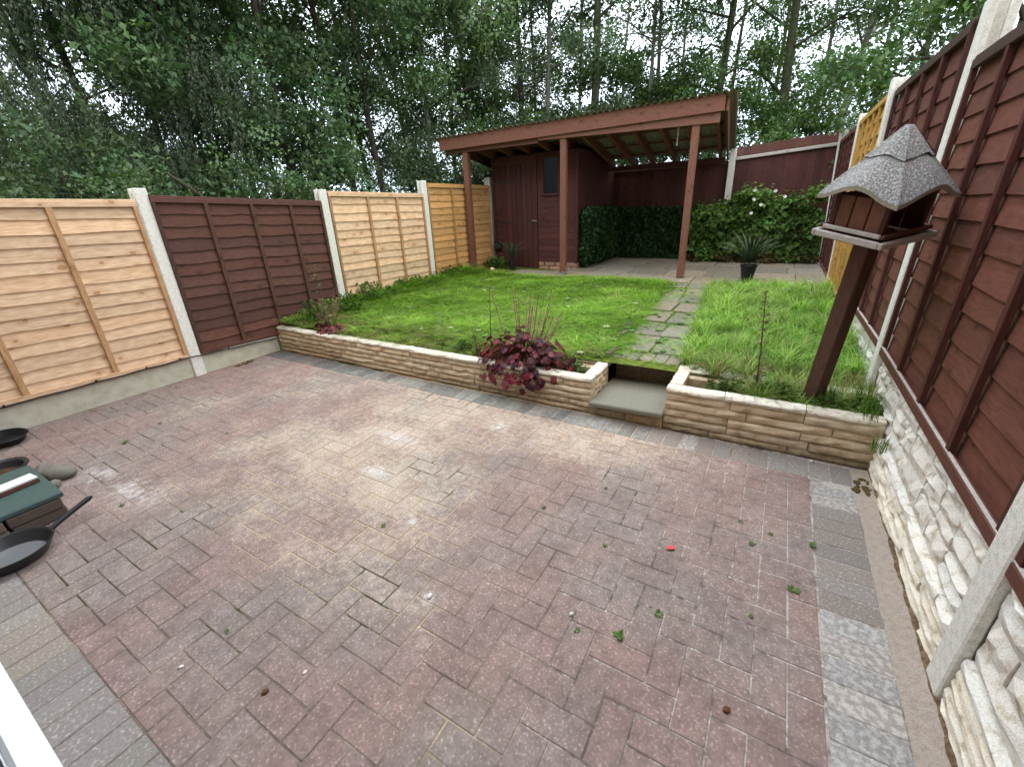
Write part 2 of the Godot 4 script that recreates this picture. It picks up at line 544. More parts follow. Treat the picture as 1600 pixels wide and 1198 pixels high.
func make_materials() -> void:
	for i in 8:
		var k := 0.93 + 0.02 * i
		var hue: float = [0.0, 0.02, -0.02, 0.03, -0.02, 0.01, -0.01, 0.02][i]
		patio_mat("paver%d" % i, Vector3(k * (1.0 + hue), k, k * (1.0 - hue * 0.6)), "patio")
	patio_mat("joint", Vector3(0.95, 0.95, 0.95), "joint")
	variants("charcoal", 5, 0.385, 0.345, 0.315, 0.09, "speck", 0.37, 0.9)
	variants("bloom", 4, 0.53, 0.505, 0.48, 0.07, "bloom", 0.27, 0.95)
	variants("tan", 4, 0.45, 0.405, 0.35, 0.12, "speck", 0.37, 0.9)
	variants("pale", 4, 0.86, 0.645, 0.455, 0.09, "pale", 1.1, 0.8, 0.03)
	variants("palev", 2, 0.52, 0.34, 0.195, 0.1, "pale_v", 1.1, 0.8)
	variants("orange", 4, 0.72, 0.43, 0.19, 0.09, "pale", 1.1, 0.8, 0.03)
	variants("orangev", 2, 0.55, 0.33, 0.15, 0.1, "pale_v", 1.1, 0.8)
	variants("brown", 4, 0.145, 0.066, 0.050, 0.16, "paint", 0.9, 0.75, 0.03)
	variants("brownv", 3, 0.115, 0.062, 0.045, 0.2, "paint_v", 0.9, 0.75)
	variants("rust", 4, 0.19, 0.075, 0.054, 0.09, "paint", 0.9, 0.7, 0.03)
	variants("rustv", 3, 0.105, 0.038, 0.03, 0.16, "paint_v", 0.9, 0.7)
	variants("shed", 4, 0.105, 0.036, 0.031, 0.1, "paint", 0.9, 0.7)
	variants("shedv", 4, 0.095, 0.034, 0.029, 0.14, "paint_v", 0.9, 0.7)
	variants("timber", 3, 0.225, 0.10, 0.068, 0.08, "paint", 0.8, 0.7)
	variants("timberv", 3, 0.225, 0.10, 0.066, 0.08, "paint_v", 0.8, 0.7)
	variants("yellow", 3, 0.62, 0.40, 0.12, 0.08, "pale", 1.1, 0.8)
	mat("grey_rail", lin(0.55, 0.52, 0.48), "paint", 0.7, 0.9)
	mat("post", lin(0.97, 0.97, 0.92), "concrete", 0.35, 0.9, 0.04)
	mat("gravel", lin(0.68, 0.66, 0.55), "concrete", 1.3, 0.9, 0.05)
	variants("stone", 4, 0.72, 0.63, 0.50, 0.09, "stone", 0.7, 0.9, 0.12)
	variants("stained", 3, 0.48, 0.385, 0.28, 0.15, "stone", 0.4, 0.9, 0.12)
	variants("cap", 3, 0.80, 0.76, 0.68, 0.06, "lime", 0.3, 0.9, 0.1)
	variants("white", 4, 0.95, 0.94, 0.905, 0.04, "lime", 0.6, 0.85, 0.1)
	variants("cream", 3, 0.92, 0.865, 0.76, 0.05, "lime", 0.5, 0.85, 0.1)
	mat("mortar", lin(0.44, 0.375, 0.325), "concrete", 0.3, 0.95, 0.06)
	mat("slab", lin(0.25, 0.245, 0.20), "concrete", 0.25, 0.9, 0.06)
	variants("pathslab", 4, 0.27, 0.25, 0.21, 0.16, "lime", 0.35, 0.95, 0.06)
	variants("slab", 4, 0.37, 0.345, 0.305, 0.14, "stone", 0.5, 0.9, 0.05)
	mat("soil", lin(0.10, 0.075, 0.05), "soil", 0.5, 1.0, 0.3)
	mat("dirt", lin(0.24, 0.19, 0.14), "soil", 0.2, 1.0, 0.2)
	mat("turf", lin(0.17, 0.27, 0.045), "soil", 0.6, 1.0)
	mat("field", lin(0.07, 0.09, 0.035), "soil", 3.0, 1.0)
	variants("brick", 4, 0.50, 0.30, 0.22, 0.15, "concrete", 0.3, 0.9, 0.05)
	variants("oldbrick", 3, 0.17, 0.125, 0.10, 0.2, "concrete", 0.25, 0.9, 0.06)
	mat("housebrick", lin(0.55, 0.43, 0.33), "concrete", 0.4, 0.9)
	mat("upvc", lin(0.80, 0.82, 0.83), "", 1.0, 0.35)
	mat("room", lin(0.45, 0.43, 0.40), "", 1.0, 0.9)
	mat("moss", lin(0.14, 0.12, 0.04), "soil", 0.1, 1.0, 0.2)
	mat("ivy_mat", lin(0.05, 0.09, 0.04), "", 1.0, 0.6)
	mat("black", lin(0.012, 0.012, 0.013), "", 1.0, 0.5)
	mat("pot", lin(0.018, 0.019, 0.02), "", 1.0, 0.4)
	mat("iron", lin(0.03, 0.03, 0.032), "", 1.0, 0.35)
	mat("steel", lin(0.45, 0.45, 0.46), "", 1.0, 0.35).metallic = 0.9
	mats["steel"].metallic = 0.8
	mat("panin", lin(0.35, 0.36, 0.37), "", 1.0, 0.12).metallic = 0.6
	mat("green_slab", lin(0.07, 0.12, 0.115), "concrete", 0.3, 0.6, 0.05)
	mat("lichen", lin(0.54, 0.54, 0.54), "lichen", 0.3, 0.95, 0.2)
	mat("roof_sheet", lin(0.36, 0.35, 0.30), "concrete", 0.9, 0.85)
	mat("bark", lin(0.12, 0.105, 0.085), "bark", 0.5, 0.95, 0.3)
	mat("birch_bark", lin(0.30, 0.28, 0.25), "bark", 0.35, 0.9, 0.2)
	mat("ivy_bark", lin(0.10, 0.11, 0.06), "bark", 0.4, 0.95, 0.3)
	mat("glass", lin(0.012, 0.014, 0.016), "", 1.0, 0.15).metallic_specular = 0.2
	mat("white_paint", lin(0.78, 0.78, 0.76), "", 1.0, 0.6)
	mat("chip", lin(0.62, 0.6, 0.56), "", 1.0, 0.9)
	mat("eave", lin(0.46, 0.44, 0.37), "concrete", 0.2, 0.9)
	mat("red_leaf", lin(0.75, 0.10, 0.12), "", 1.0, 0.6)
	mat("dead_leaf", lin(0.12, 0.05, 0.025), "", 1.0, 0.8)
	mat("grey_stone", lin(0.24, 0.225, 0.19), "concrete", 0.15, 0.9, 0.08)
	mat("cream_cap", lin(0.75, 0.62, 0.42), "", 1.0, 0.8)
	mat("yellow_wood", lin(0.5, 0.35, 0.15), "pale", 0.8, 0.8)
	# foliage: the colour comes from vertices and copies
	var leaf := StandardMaterial3D.new()
	leaf.vertex_color_use_as_albedo = true
	leaf.roughness = 0.55
	leaf.metallic_specular = 0.35
	leaf.backlight_enabled = true
	leaf.backlight = Color(0.62, 0.7, 0.35)
	leaf.cull_mode = BaseMaterial3D.CULL_DISABLED
	mats["leaf"] = leaf
	var blade: StandardMaterial3D = leaf.duplicate()
	blade.roughness = 0.6
	blade.backlight = Color(0.6, 0.72, 0.3)
	mats["blade"] = blade
	var purple: StandardMaterial3D = leaf.duplicate()
	purple.backlight = Color(0.45, 0.25, 0.25)
	purple.roughness = 0.4
	mats["purple"] = purple

# ---------------------------------------------------------------- ground, house, patio
func lawn_y(x: float, z: float) -> float:
	return 0.287 + 0.055 * smoothstep(0.0, 1.0, (-3.2 - z) / 3.4) + 0.05 * clampf((-3.6 - x) / 1.4, 0, 1) + 0.012 * sin(x * 2.1 + z) * sin(z * 1.7)

func grid_sheet(x0: float, x1: float, z0: float, z1: float, nx: int, nz: int, yf: Callable) -> ArrayMesh:
	var b := MB.new()
	for j in nz + 1:
		for i in nx + 1:
			var x := lerpf(x0, x1, i / float(nx))
			var z := lerpf(z0, z1, j / float(nz))
			b.v.append(Vector3(x, yf.call(x, z), z))
			b.c.append(Color(1, 1, 1))
			var e := 0.02
			b.n.append(Vector3(yf.call(x - e, z) - yf.call(x + e, z), 2 * e, yf.call(x, z - e) - yf.call(x, z + e)).normalized())
	for j in nz:
		for i in nx:
			var k := j * (nx + 1) + i
			if z1 > z0:
				b.idx.append_array([k, k + 1, k + nx + 1, k + 1, k + nx + 2, k + nx + 1])
			else:
				b.idx.append_array([k, k + nx + 1, k + 1, k + 1, k + nx + 1, k + nx + 2])
	return b.mesh()

func build_ground() -> void:
	var g := put("ground", grid_sheet(-400, 400, -400, 400, 2, 2, func(_x, _z): return -0.07), mats["field"])
	g.set_meta("kind", "structure")

func build_house() -> void:
	var h := thing("brick_house", "red brick house wall with a white patio door sill beside the patio", "house")
	var z0 := 0.13
	# wall pieces round the doorway
	put("wall", box_mesh(Vector3(3.3, 5.2, 0.27), 0.004), mats["housebrick"], h, T(Vector3(-4.05, 2.55, z0 + 0.135)))
	put("wall", box_mesh(Vector3(3.3, 5.2, 0.27), 0.004), mats["housebrick"], h, T(Vector3(1.95, 2.55, z0 + 0.135)))
	put("wall", box_mesh(Vector3(2.7, 2.94, 0.27), 0.004), mats["housebrick"], h, T(Vector3(-1.05, 3.68, z0 + 0.135)))
	put("wall", box_mesh(Vector3(9.3, 5.2, 0.2), 0.004), mats["room"], h, T(Vector3(-1.05, 2.55, 4.3)))
	for s in [-5.6, 3.5]:
		put("wall", box_mesh(Vector3(0.2, 5.2, 3.8), 0.004), mats["housebrick"], h, T(Vector3(s, 2.55, 2.3)))
	put("floor", box_mesh(Vector3(8.9, 0.12, 3.78), 0.002), mats["room"], h, T(Vector3(-1.05, 0.07, 2.305)))
	put("roof", box_mesh(Vector3(9.5, 0.2, 4.5), 0.01), mats["oldbrick1"], h, T(Vector3(-1.05, 5.26, 2.25)))
	var b := MB.new()
	b.box(Vector3(2.9, 0.05, 0.075), T(Vector3(-1.2, 0.125, 0.1005)), 0.012)
	b.box(Vector3(2.7, 0.036, 0.1), T(Vector3(-1.2, 0.112, 0.189)), 0.006)
	put("sill", b.mesh(), mats["upvc"], h)
	put("threshold_track", box_mesh(Vector3(2.7, 0.02, 0.04), 0.003), mats["iron"], h, T(Vector3(-1.2, 0.14, 0.165)))
	for s in [-2.37, 0.27]:
		put("door_frame", box_mesh(Vector3(0.06, 2.0, 0.08), 0.006), mats["upvc"], h, T(Vector3(s, 1.19, 0.3)))

func build_patio() -> void:
	var p := structure("patio")
	put("joint_sand", grid_sheet(-5.0, 0.68, -2.9, 0.14, 2, 2, func(_x, _z): return -0.0022), mats["joint"], p)
	put("bedding", box_mesh(Vector3(5.7, 0.05, 3.0), 0.001), mats["soil"], p, T(Vector3(-2.16, -0.035, -1.38)))
	for i in 4:
		patio_mat("greypaver%d" % i, Vector3(0.62, 0.74, 0.80) * (0.85 + 0.1 * i), "patio")
	var a := 0.1025
	var x0 := 0.3626 - 2 * a
	var z0 := -1.4213
	var blocks := []   # [centre x, centre z, size x, size z, kind]
	for j in range(-13, 14):
		for i in range(-54, 3):
			var t := posmod(i - j, 4)
			var r: Rect2
			if t == 0: r = Rect2(x0 + i * a, z0 + j * a, 2 * a, a)
			elif t == 3: r = Rect2(x0 + i * a, z0 + j * a, a, 2 * a)
			else: continue
			r = r.intersection(Rect2(-4.87, -2.603, 0.3626 + 4.87, 2.603 - 0.098))
			if r.size.x < 0.02 or r.size.y < 0.02: continue
			blocks.append([r.get_center().x, r.get_center().y, r.size.x, r.size.y, "paver"])
	for i in 26:
		blocks.append([-4.924, -2.6 + (i + 0.5) * 0.2, 0.1, 0.2, "edge"] if i < 13 else [0.4675, z0 - 11 * a + (i - 13 + 0.5) * a, 0.203, a, "right"])
	for i in range(13, 27):
		blocks.append([0.4675, z0 - 11 * a + (i + 0.5) * a, 0.203, a, "right"])
	for i in 54:
		blocks.append([0.569 - (i + 0.5) * a, -2.7045, a, 0.2, "wallrow"])
	for i in 52:
		blocks.append([0.3626 - (i + 0.5) * a, 0.003, a, 0.2, "front"])
	var eye := Vector3(0, 1.5, 0)
	blocks.sort_custom(func(p1, p2): return eye.distance_squared_to(Vector3(p1[0], 0, p1[1])) < eye.distance_squared_to(Vector3(p2[0], 0, p2[1])))
	var inv := (get_node("camera") as Camera3D).transform.affine_inverse()
	var counts := {}
	var rest := {}
	for k in blocks:
		var q: Vector3 = inv * Vector3(k[0], 0, k[1])
		var seen: bool = q.z < -0.1 and absf(q.x / q.z) < 1.26 and absf(q.y / q.z) < 0.95
		var called := "paving_block" if k[4] == "paver" else "border_block"
		var m: Material
		match k[4]:
			"right": m = mats["bloom%d" % (rng.randi() % 4)] if (k[1] > -1.66 or rng.randf() < 0.08) and k[1] < 0 else mats["charcoal%d" % (rng.randi() % 5)]
			"front": m = mats[pick(["tan0", "tan1", "tan2", "charcoal2", "charcoal4", "charcoal4", "tan0"])]
			"wallrow": m = mats[pick(["charcoal1", "charcoal2", "charcoal3", "bloom0", "bloom1"])] if k[0] > -0.55 and k[0] < 0.15 else mats["charcoal%d" % (rng.randi() % 5)] if k[0] > 0.1 else mats["greypaver%d" % (rng.randi() % 4)]
			_: m = mats["paver%d" % (rng.randi() % 8)]
		var sz := Vector3(k[2] - 0.0042, 0.05, k[3] - 0.0042)
		sz = Vector3(snappedf(sz.x, 0.002), sz.y, snappedf(sz.z, 0.002))
		var bs := Basis.from_euler(Vector3(rnd(-0.005, 0.005), rnd(-0.008, 0.008), rnd(-0.005, 0.005)))
		var at := Transform3D(bs, Vector3(k[0] + rnd(-0.001, 0.001), -0.025 + rnd(-0.0008, 0.0012), k[1] + rnd(-0.001, 0.001)))
		counts[called] = counts.get(called, 0) + (1 if seen else 0)
		if seen and counts[called] <= 300:
			put(called, box_mesh(sz, 0.0025), m, p, at)
		else:
			if not rest.has(m): rest[m] = MB.new()
			rest[m].box(sz, at, 0.0025)
	# the blocks too many or too small to pick apart, one object: one surface for each tone
	var am := ArrayMesh.new()
	for m in rest:
		var part: ArrayMesh = rest[m].mesh()
		am.add_surface_from_arrays(Mesh.PRIMITIVE_TRIANGLES, part.surface_get_arrays(0))
		am.surface_set_material(am.get_surface_count() - 1, m)
	var o := MeshInstance3D.new()
	o.name = "distant_paving_blocks"
	o.mesh = am
	p.add_child(o)
	o.set_meta("kind", "stuff")
	# mortar fillet between border and stone wall
	var f := noise(9.0, 77, 3)
	put("mortar_strip", grid_sheet(0.569, 0.72, -2.8, 0.12, 6, 90, func(x, z): return 0.001 + 0.016 * smoothstep(0.57, 0.69, x) + 0.003 * f.get_noise_2d(x * 3, z)), mats["mortar"], p)
	put("dirt_line", grid_sheet(0.634, 0.70, -2.8, -0.2, 14, 420, func(x, z): return 0.001 + 0.026 * smoothstep(0.636, 0.668, x) + 0.008 * f.get_noise_2d(x * 2 + 7, z * 0.7)), mats["dirt"], p)

# ---------------------------------------------------------------- fences
func lap_board(key: String, length: float, hh: float, wavy: float, sd: int, proud := 0.014) -> ArrayMesh:
	var id := "lap%s%.3f_%.3f_%d_%.3f" % [key, length, hh, sd, proud]
	if shared.has(id): return shared[id]
	var b := MB.new()
	var f := noise(1.6, sd, 2)
	var n := 14
	var lo := []
	for i in n + 1:
		lo.append(Vector2(length * i / n, -hh * 0.5 + wavy * f.get_noise_1d(length * i / n * 1.3)))
	for i in n:
		var p0: Vector2 = lo[i]
		var p1: Vector2 = lo[i + 1]
		var zb := proud
		var zt := 0.003
		var th := 0.009
		b.quad(Vector3(p0.x, p0.y, zb), Vector3(p1.x, p1.y, zb), Vector3(p1.x, hh * 0.5, zt), Vector3(p0.x, hh * 0.5, zt))
		b.quad(Vector3(p1.x, p1.y, zb - th), Vector3(p0.x, p0.y, zb - th), Vector3(p0.x, hh * 0.5, zt - th), Vector3(p1.x, hh * 0.5, zt - th))
		b.quad(Vector3(p0.x, p0.y, zb - th), Vector3(p1.x, p1.y, zb - th), Vector3(p1.x, p1.y, zb), Vector3(p0.x, p0.y, zb))
		b.quad(Vector3(p0.x, hh * 0.5, zt), Vector3(p1.x, hh * 0.5, zt), Vector3(p1.x, hh * 0.5, zt - th), Vector3(p0.x, hh * 0.5, zt - th))
	shared[id] = b.mesh()
	return shared[id]

# a lapped panel from A to B (bottom corners as the garden sees them, left to right); up_a, up_b the top of the two ends
func lap_panel(label: String, A: Vector3, B: Vector3, up: Vector3, height: float, rows: int, key: String, keyv: String, battens: Array, group: String, opts := {}) -> Node3D:
	var o := thing("lap_fence", label, "fence", A, 0.0, group)
	var d := B - A
	var length := d.length()
	var x := d.normalized()
	var y := up.normalized()
	var z := x.cross(y).normalized()
	o.transform = Transform3D(Basis(x, y, z), A)
	var nv: int = opts.get("tones", 4)
	var pitch := (height - 0.05) / rows
	var wav: float = opts.get("wavy", 0.012)
	for r in rows:
		var m := lap_board(key, snappedf(length, 0.005), pitch + 0.022, wav, 100 + rng.randi() % 4, opts.get("proud", 0.022))
		var bd := put("board", m, mats["%s%d" % [key, rng.randi() % nv]], o, Transform3D(Basis(Vector3.BACK, rnd(-0.003, 0.003)), Vector3(0, 0.02 + pitch * (r + 0.5) + rnd(-0.006, 0.006), 0.0005 * r)))
		bd.transform = Transform3D(Basis(Vector3.RIGHT, rnd(-0.012, 0.012)) * bd.transform.basis, bd.transform.origin)
	var vm := func(): return mats["%s%d" % [keyv, rng.randi() % 2]]
	var bw: float = opts.get("batten", 0.04)
	for s in battens:
		put("batten", box_mesh(Vector3(bw, height - 0.05, 0.022), 0.002), vm.call(), o, T(Vector3(s * length, height * 0.5, 0.036)))
	for s in [0.016, length - 0.016]:
		put("batten", box_mesh(Vector3(0.032, height - 0.02, 0.024), 0.002), vm.call(), o, T(Vector3(s, height * 0.5, 0.035)))
	put("top_rail", box_mesh(Vector3(length, 0.045, 0.024), 0.003), mats[opts.get("rail", key + "1")], o, T(Vector3(length * 0.5, height - 0.03, 0.037)))
	put("capping", box_mesh(Vector3(length, 0.016, 0.06), 0.003), mats[opts.get("rail", key + "0")], o, T(Vector3(length * 0.5, height, 0.012)))
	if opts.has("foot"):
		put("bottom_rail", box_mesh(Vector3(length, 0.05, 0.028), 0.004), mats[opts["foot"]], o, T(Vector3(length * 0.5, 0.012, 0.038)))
		put("worn_lit_edge", box_mesh(Vector3(length - 0.002, 0.006, 0.013), 0.002), mats["grey_rail"], o, T(Vector3(length * 0.5, 0.0405, 0.044)))  # grey strip: worn wood, its paleness also painting the light on the rail top
	else:
		put("bottom_rail", box_mesh(Vector3(length, 0.04, 0.022), 0.003), mats[key + "1"], o, T(Vector3(length * 0.5, 0.022, 0.0365)))
	return o

var post_count := 0
func concrete_post(label: String, base: Vector3, top: Vector3, inward: Vector3, group: String) -> void:
	var o := thing("concrete_post", label, "post", base, 0.0, group)
	var y := (top - base).normalized()
	var z := inward
	var x := y.cross(z).normalized()
	z = x.cross(y).normalized()
	o.transform = Transform3D(Basis(x, y, z), base)
	var h := base.distance_to(top)
	var b := MB.new()
	# an H section: two flanges and a web, top bevelled
	b.box(Vector3(0.104, h, 0.034), T(Vector3(0, h * 0.5, -0.017)), 0.006)
	b.box(Vector3(0.045, h - 0.004, 0.046), T(Vector3(0, h * 0.5, -0.0575)), 0.002)
	b.box(Vector3(0.104, h, 0.034), T(Vector3(0, h * 0.5, -0.098)), 0.006)
	put("shaft", b.mesh(), mats["post"], o)

func build_left_fence() -> void:
	var g := "fence panels along the left boundary"
	var e := Vector3(-1, 0, 0)
	var up := Vector3.UP
	var fx := -4.995
	# garden sees the left fence with z falling to the right
	lap_panel("new pale larch-lap fence panel beside the brick plinth, nearest on the left", Vector3(fx, 0.235, -0.02), Vector3(fx, 0.205, -1.86), up, 1.47, 14, "pale", "palev", [0.37, 0.685], g, {"rail": "pale2"})
	lap_panel("dark brown weathered fence panel between two pale panels on the left", Vector3(fx, 0.21, -1.975), Vector3(fx, 0.14, -3.765), up, 1.50, 13, "brown", "brownv", [0.255, 0.51, 0.765], g, {"wavy": 0.02, "rail": "brown2"})
	lap_panel("pale larch-lap fence panel right of the dark brown panel, above the lawn", Vector3(fx, 0.24, -3.885), Vector3(fx, 0.21, -5.66), up, 1.51, 14, "pale", "palev", [0.36, 0.67], g, {"rail": "pale1"})
	lap_panel("orange pale fence panel behind the left shelter post, next to the shed", Vector3(fx, 0.34, -5.78), Vector3(fx, 0.33, -7.57), up, 1.53, 14, "orange", "orangev", [0.35, 0.67], g, {"rail": "orange1"})
	var inn := Vector3(1, 0, 0)
	var pg := "concrete posts of the left fence"
	var px := -4.955
	concrete_post("square concrete post between the nearest pale panel and the dark brown panel", Vector3(px, -0.05, -1.918), Vector3(px - 0.015, 1.775, -1.93), inn, pg)
	concrete_post("concrete post right of the dark brown left panel, rising from the planter corner", Vector3(px, 0.1, -3.825), Vector3(px, 1.775, -3.825), inn, pg)
	concrete_post("concrete post between the pale and the orange left fence panels", Vector3(px, 0.1, -5.72), Vector3(px, 1.914, -5.72), inn, pg)
	concrete_post("concrete post at the left corner of the red shed", Vector3(px, 0.1, -7.63), Vector3(px, 2.01, -7.63), inn, pg)
	for s in [[0.02, -1.865, 0.235, 0.207, "long pale concrete gravel board under the nearest pale panel"], [-1.972, -2.81, 0.208, 0.165, "short concrete gravel board under the dark brown panel"]]:
		var gb := thing("gravel_board", s[4], "gravel board", Vector3(-5.0, 0, s[0]), 0.0, "gravel boards")
		var b := MB.new()
		var L: float = s[0] - s[1]
		var w := 0.022
		var a := [Vector3(w, -0.05, 0), Vector3(w, -0.05, -L), Vector3(w, s[3] - 0.004, -L), Vector3(w, s[2] - 0.004, 0)]
		var k := [Vector3(-w, -0.05, 0), Vector3(-w, -0.05, -L), Vector3(-w, s[3] - 0.004, -L), Vector3(-w, s[2] - 0.004, 0)]
		b.quad(a[0], a[1], a[2], a[3])
		b.quad(k[1], k[0], k[3], k[2])
		b.quad(a[3], a[2], k[2], k[3])
		b.quad(a[1], k[1], k[2], a[2])
		b.quad(k[0], a[0], a[3], k[3])
		put("board", b.mesh(), mats["gravel"], gb)
	# black cable clipped along the top of the gravel boards
	var cable := thing("cable", "thin black cable clipped along the gravel boards of the left fence", "cable", Vector3(-4.938, 0.19, -1.0))
	var pts := PackedVector3Array()
	var rad := PackedFloat32Array()
	for i in 31:
		var z := 0.0 - i * 2.8 / 30
		var proud := 0.01 if absf(z + 1.918) < 0.1 else 0.0
		pts.append(Vector3(proud * 0.7, 0.238 - 0.022 * i / 30.0 - 0.2 - 0.045 * clampf((-1.9 - z) / 0.9, 0, 1) + 0.004 * sin(i * 1.7), z + 1.0))
		rad.append(0.0065)
	var cb := MB.new()
	cb.tube(pts, rad, 6)
	put("wire", cb.mesh(), mats["black"], cable)
	for i in [6, 12, 16, 19, 24]:
		put("clip", box_mesh(Vector3(0.012, 0.022, 0.012), 0.002), mats["black"], cable, T(pts[i] + Vector3(0.002, 0.008, 0)))

# split-faced stone: front (+z) broken, other sides plain; origin at its centre
func stone_mesh(size: Vector3, rough: float, sd: int, nx := 6, ny := 3) -> ArrayMesh:
	var id := "st%.3f_%.3f_%.3f_%.3f_%d" % [size.x, size.y, size.z, rough, sd]
	if shared.has(id): return shared[id]
	var b := MB.new()
	var f := noise(7.0, sd, 3)
	var h := size * 0.5
	var pt := func(i: int, j: int) -> Vector3:
		var x := lerpf(-h.x, h.x, i / float(nx))
		var y := lerpf(-h.y, h.y, j / float(ny))
		var edge: bool = i == 0 or j == 0 or i == nx or j == ny
		var zz := h.z - (0.007 if j == 0 or j == ny else 0.004) - rough * 0.5 + rough * 0.4 * f.get_noise_2d(x * 2.5 + sd, y * 4.0) if edge else h.z + rough * f.get_noise_2d(x * 2.5 + sd, y * 5.0)
		var jx := 0.0 if edge else 0.25 * size.x / nx * f.get_noise_2d(x * 9, y * 9 + 5)
		var jy := 0.0
		if j == 0 or j == ny: jy = 0.004 * f.get_noise_2d(x * 5.0, y + 9 + sd)
		return Vector3(x + jx, y + jy, zz)
	for j in ny:
		for i in nx:
			b.tri(pt.call(i, j), pt.call(i + 1, j), pt.call(i + 1, j + 1))
			b.tri(pt.call(i, j), pt.call(i + 1, j + 1), pt.call(i, j + 1))
	for i in nx:
		var p0: Vector3 = pt.call(i, ny)
		var p1: Vector3 = pt.call(i + 1, ny)
		b.quad(p0, p1, Vector3(p1.x, p1.y, -h.z), Vector3(p0.x, p0.y, -h.z))
		p0 = pt.call(i, 0)
		p1 = pt.call(i + 1, 0)
		b.quad(p1, p0, Vector3(p0.x, p0.y, -h.z), Vector3(p1.x, p1.y, -h.z))
	for j in ny:
		var p0: Vector3 = pt.call(0, j)
		var p1: Vector3 = pt.call(0, j + 1)
		b.quad(p0, p1, Vector3(-h.x, p1.y, -h.z), Vector3(-h.x, p0.y, -h.z))
		p0 = pt.call(nx, j)
		p1 = pt.call(nx, j + 1)
		b.quad(p1, p0, Vector3(h.x, p0.y, -h.z), Vector3(h.x, p1.y, -h.z))
	b.quad(Vector3(h.x, -h.y, -h.z), Vector3(-h.x, -h.y, -h.z), Vector3(-h.x, h.y, -h.z), Vector3(h.x, h.y, -h.z))
	shared[id] = b.mesh()
	return shared[id]

# courses of split stone from A to B along the ground line, facing `out`
func stone_courses(o: Node3D, A: Vector3, B: Vector3, out: Vector3, heights: Array, depth: float, lens: Vector2, mats_for: Callable, rough := 0.009) -> void:
	var d := B - A
	var L := d.length()
	var x := d.normalized()
	var basis := Basis(x, Vector3.UP, out)
	var y := 0.0
	for r in heights.size():
		var hh: float = heights[r]
		var s := 0.0
		while s < L - 0.01:
			var l := minf(snappedf(rnd(lens.x, lens.y), 0.05), L - s)
			if L - s - l < lens.x * 0.5: l = L - s
			var m := stone_mesh(Vector3(snappedf(l - 0.004, 0.002), hh - 0.004, depth), rough, rng.randi() % 5)
			put("stone", m, mats_for.call(r, s), o, Transform3D(basis, A + x * (s + l * 0.5) + Vector3.UP * (y + hh * 0.5) - out * (depth * 0.5 + rnd(-0.004, 0.006))))
			s += l
		y += hh

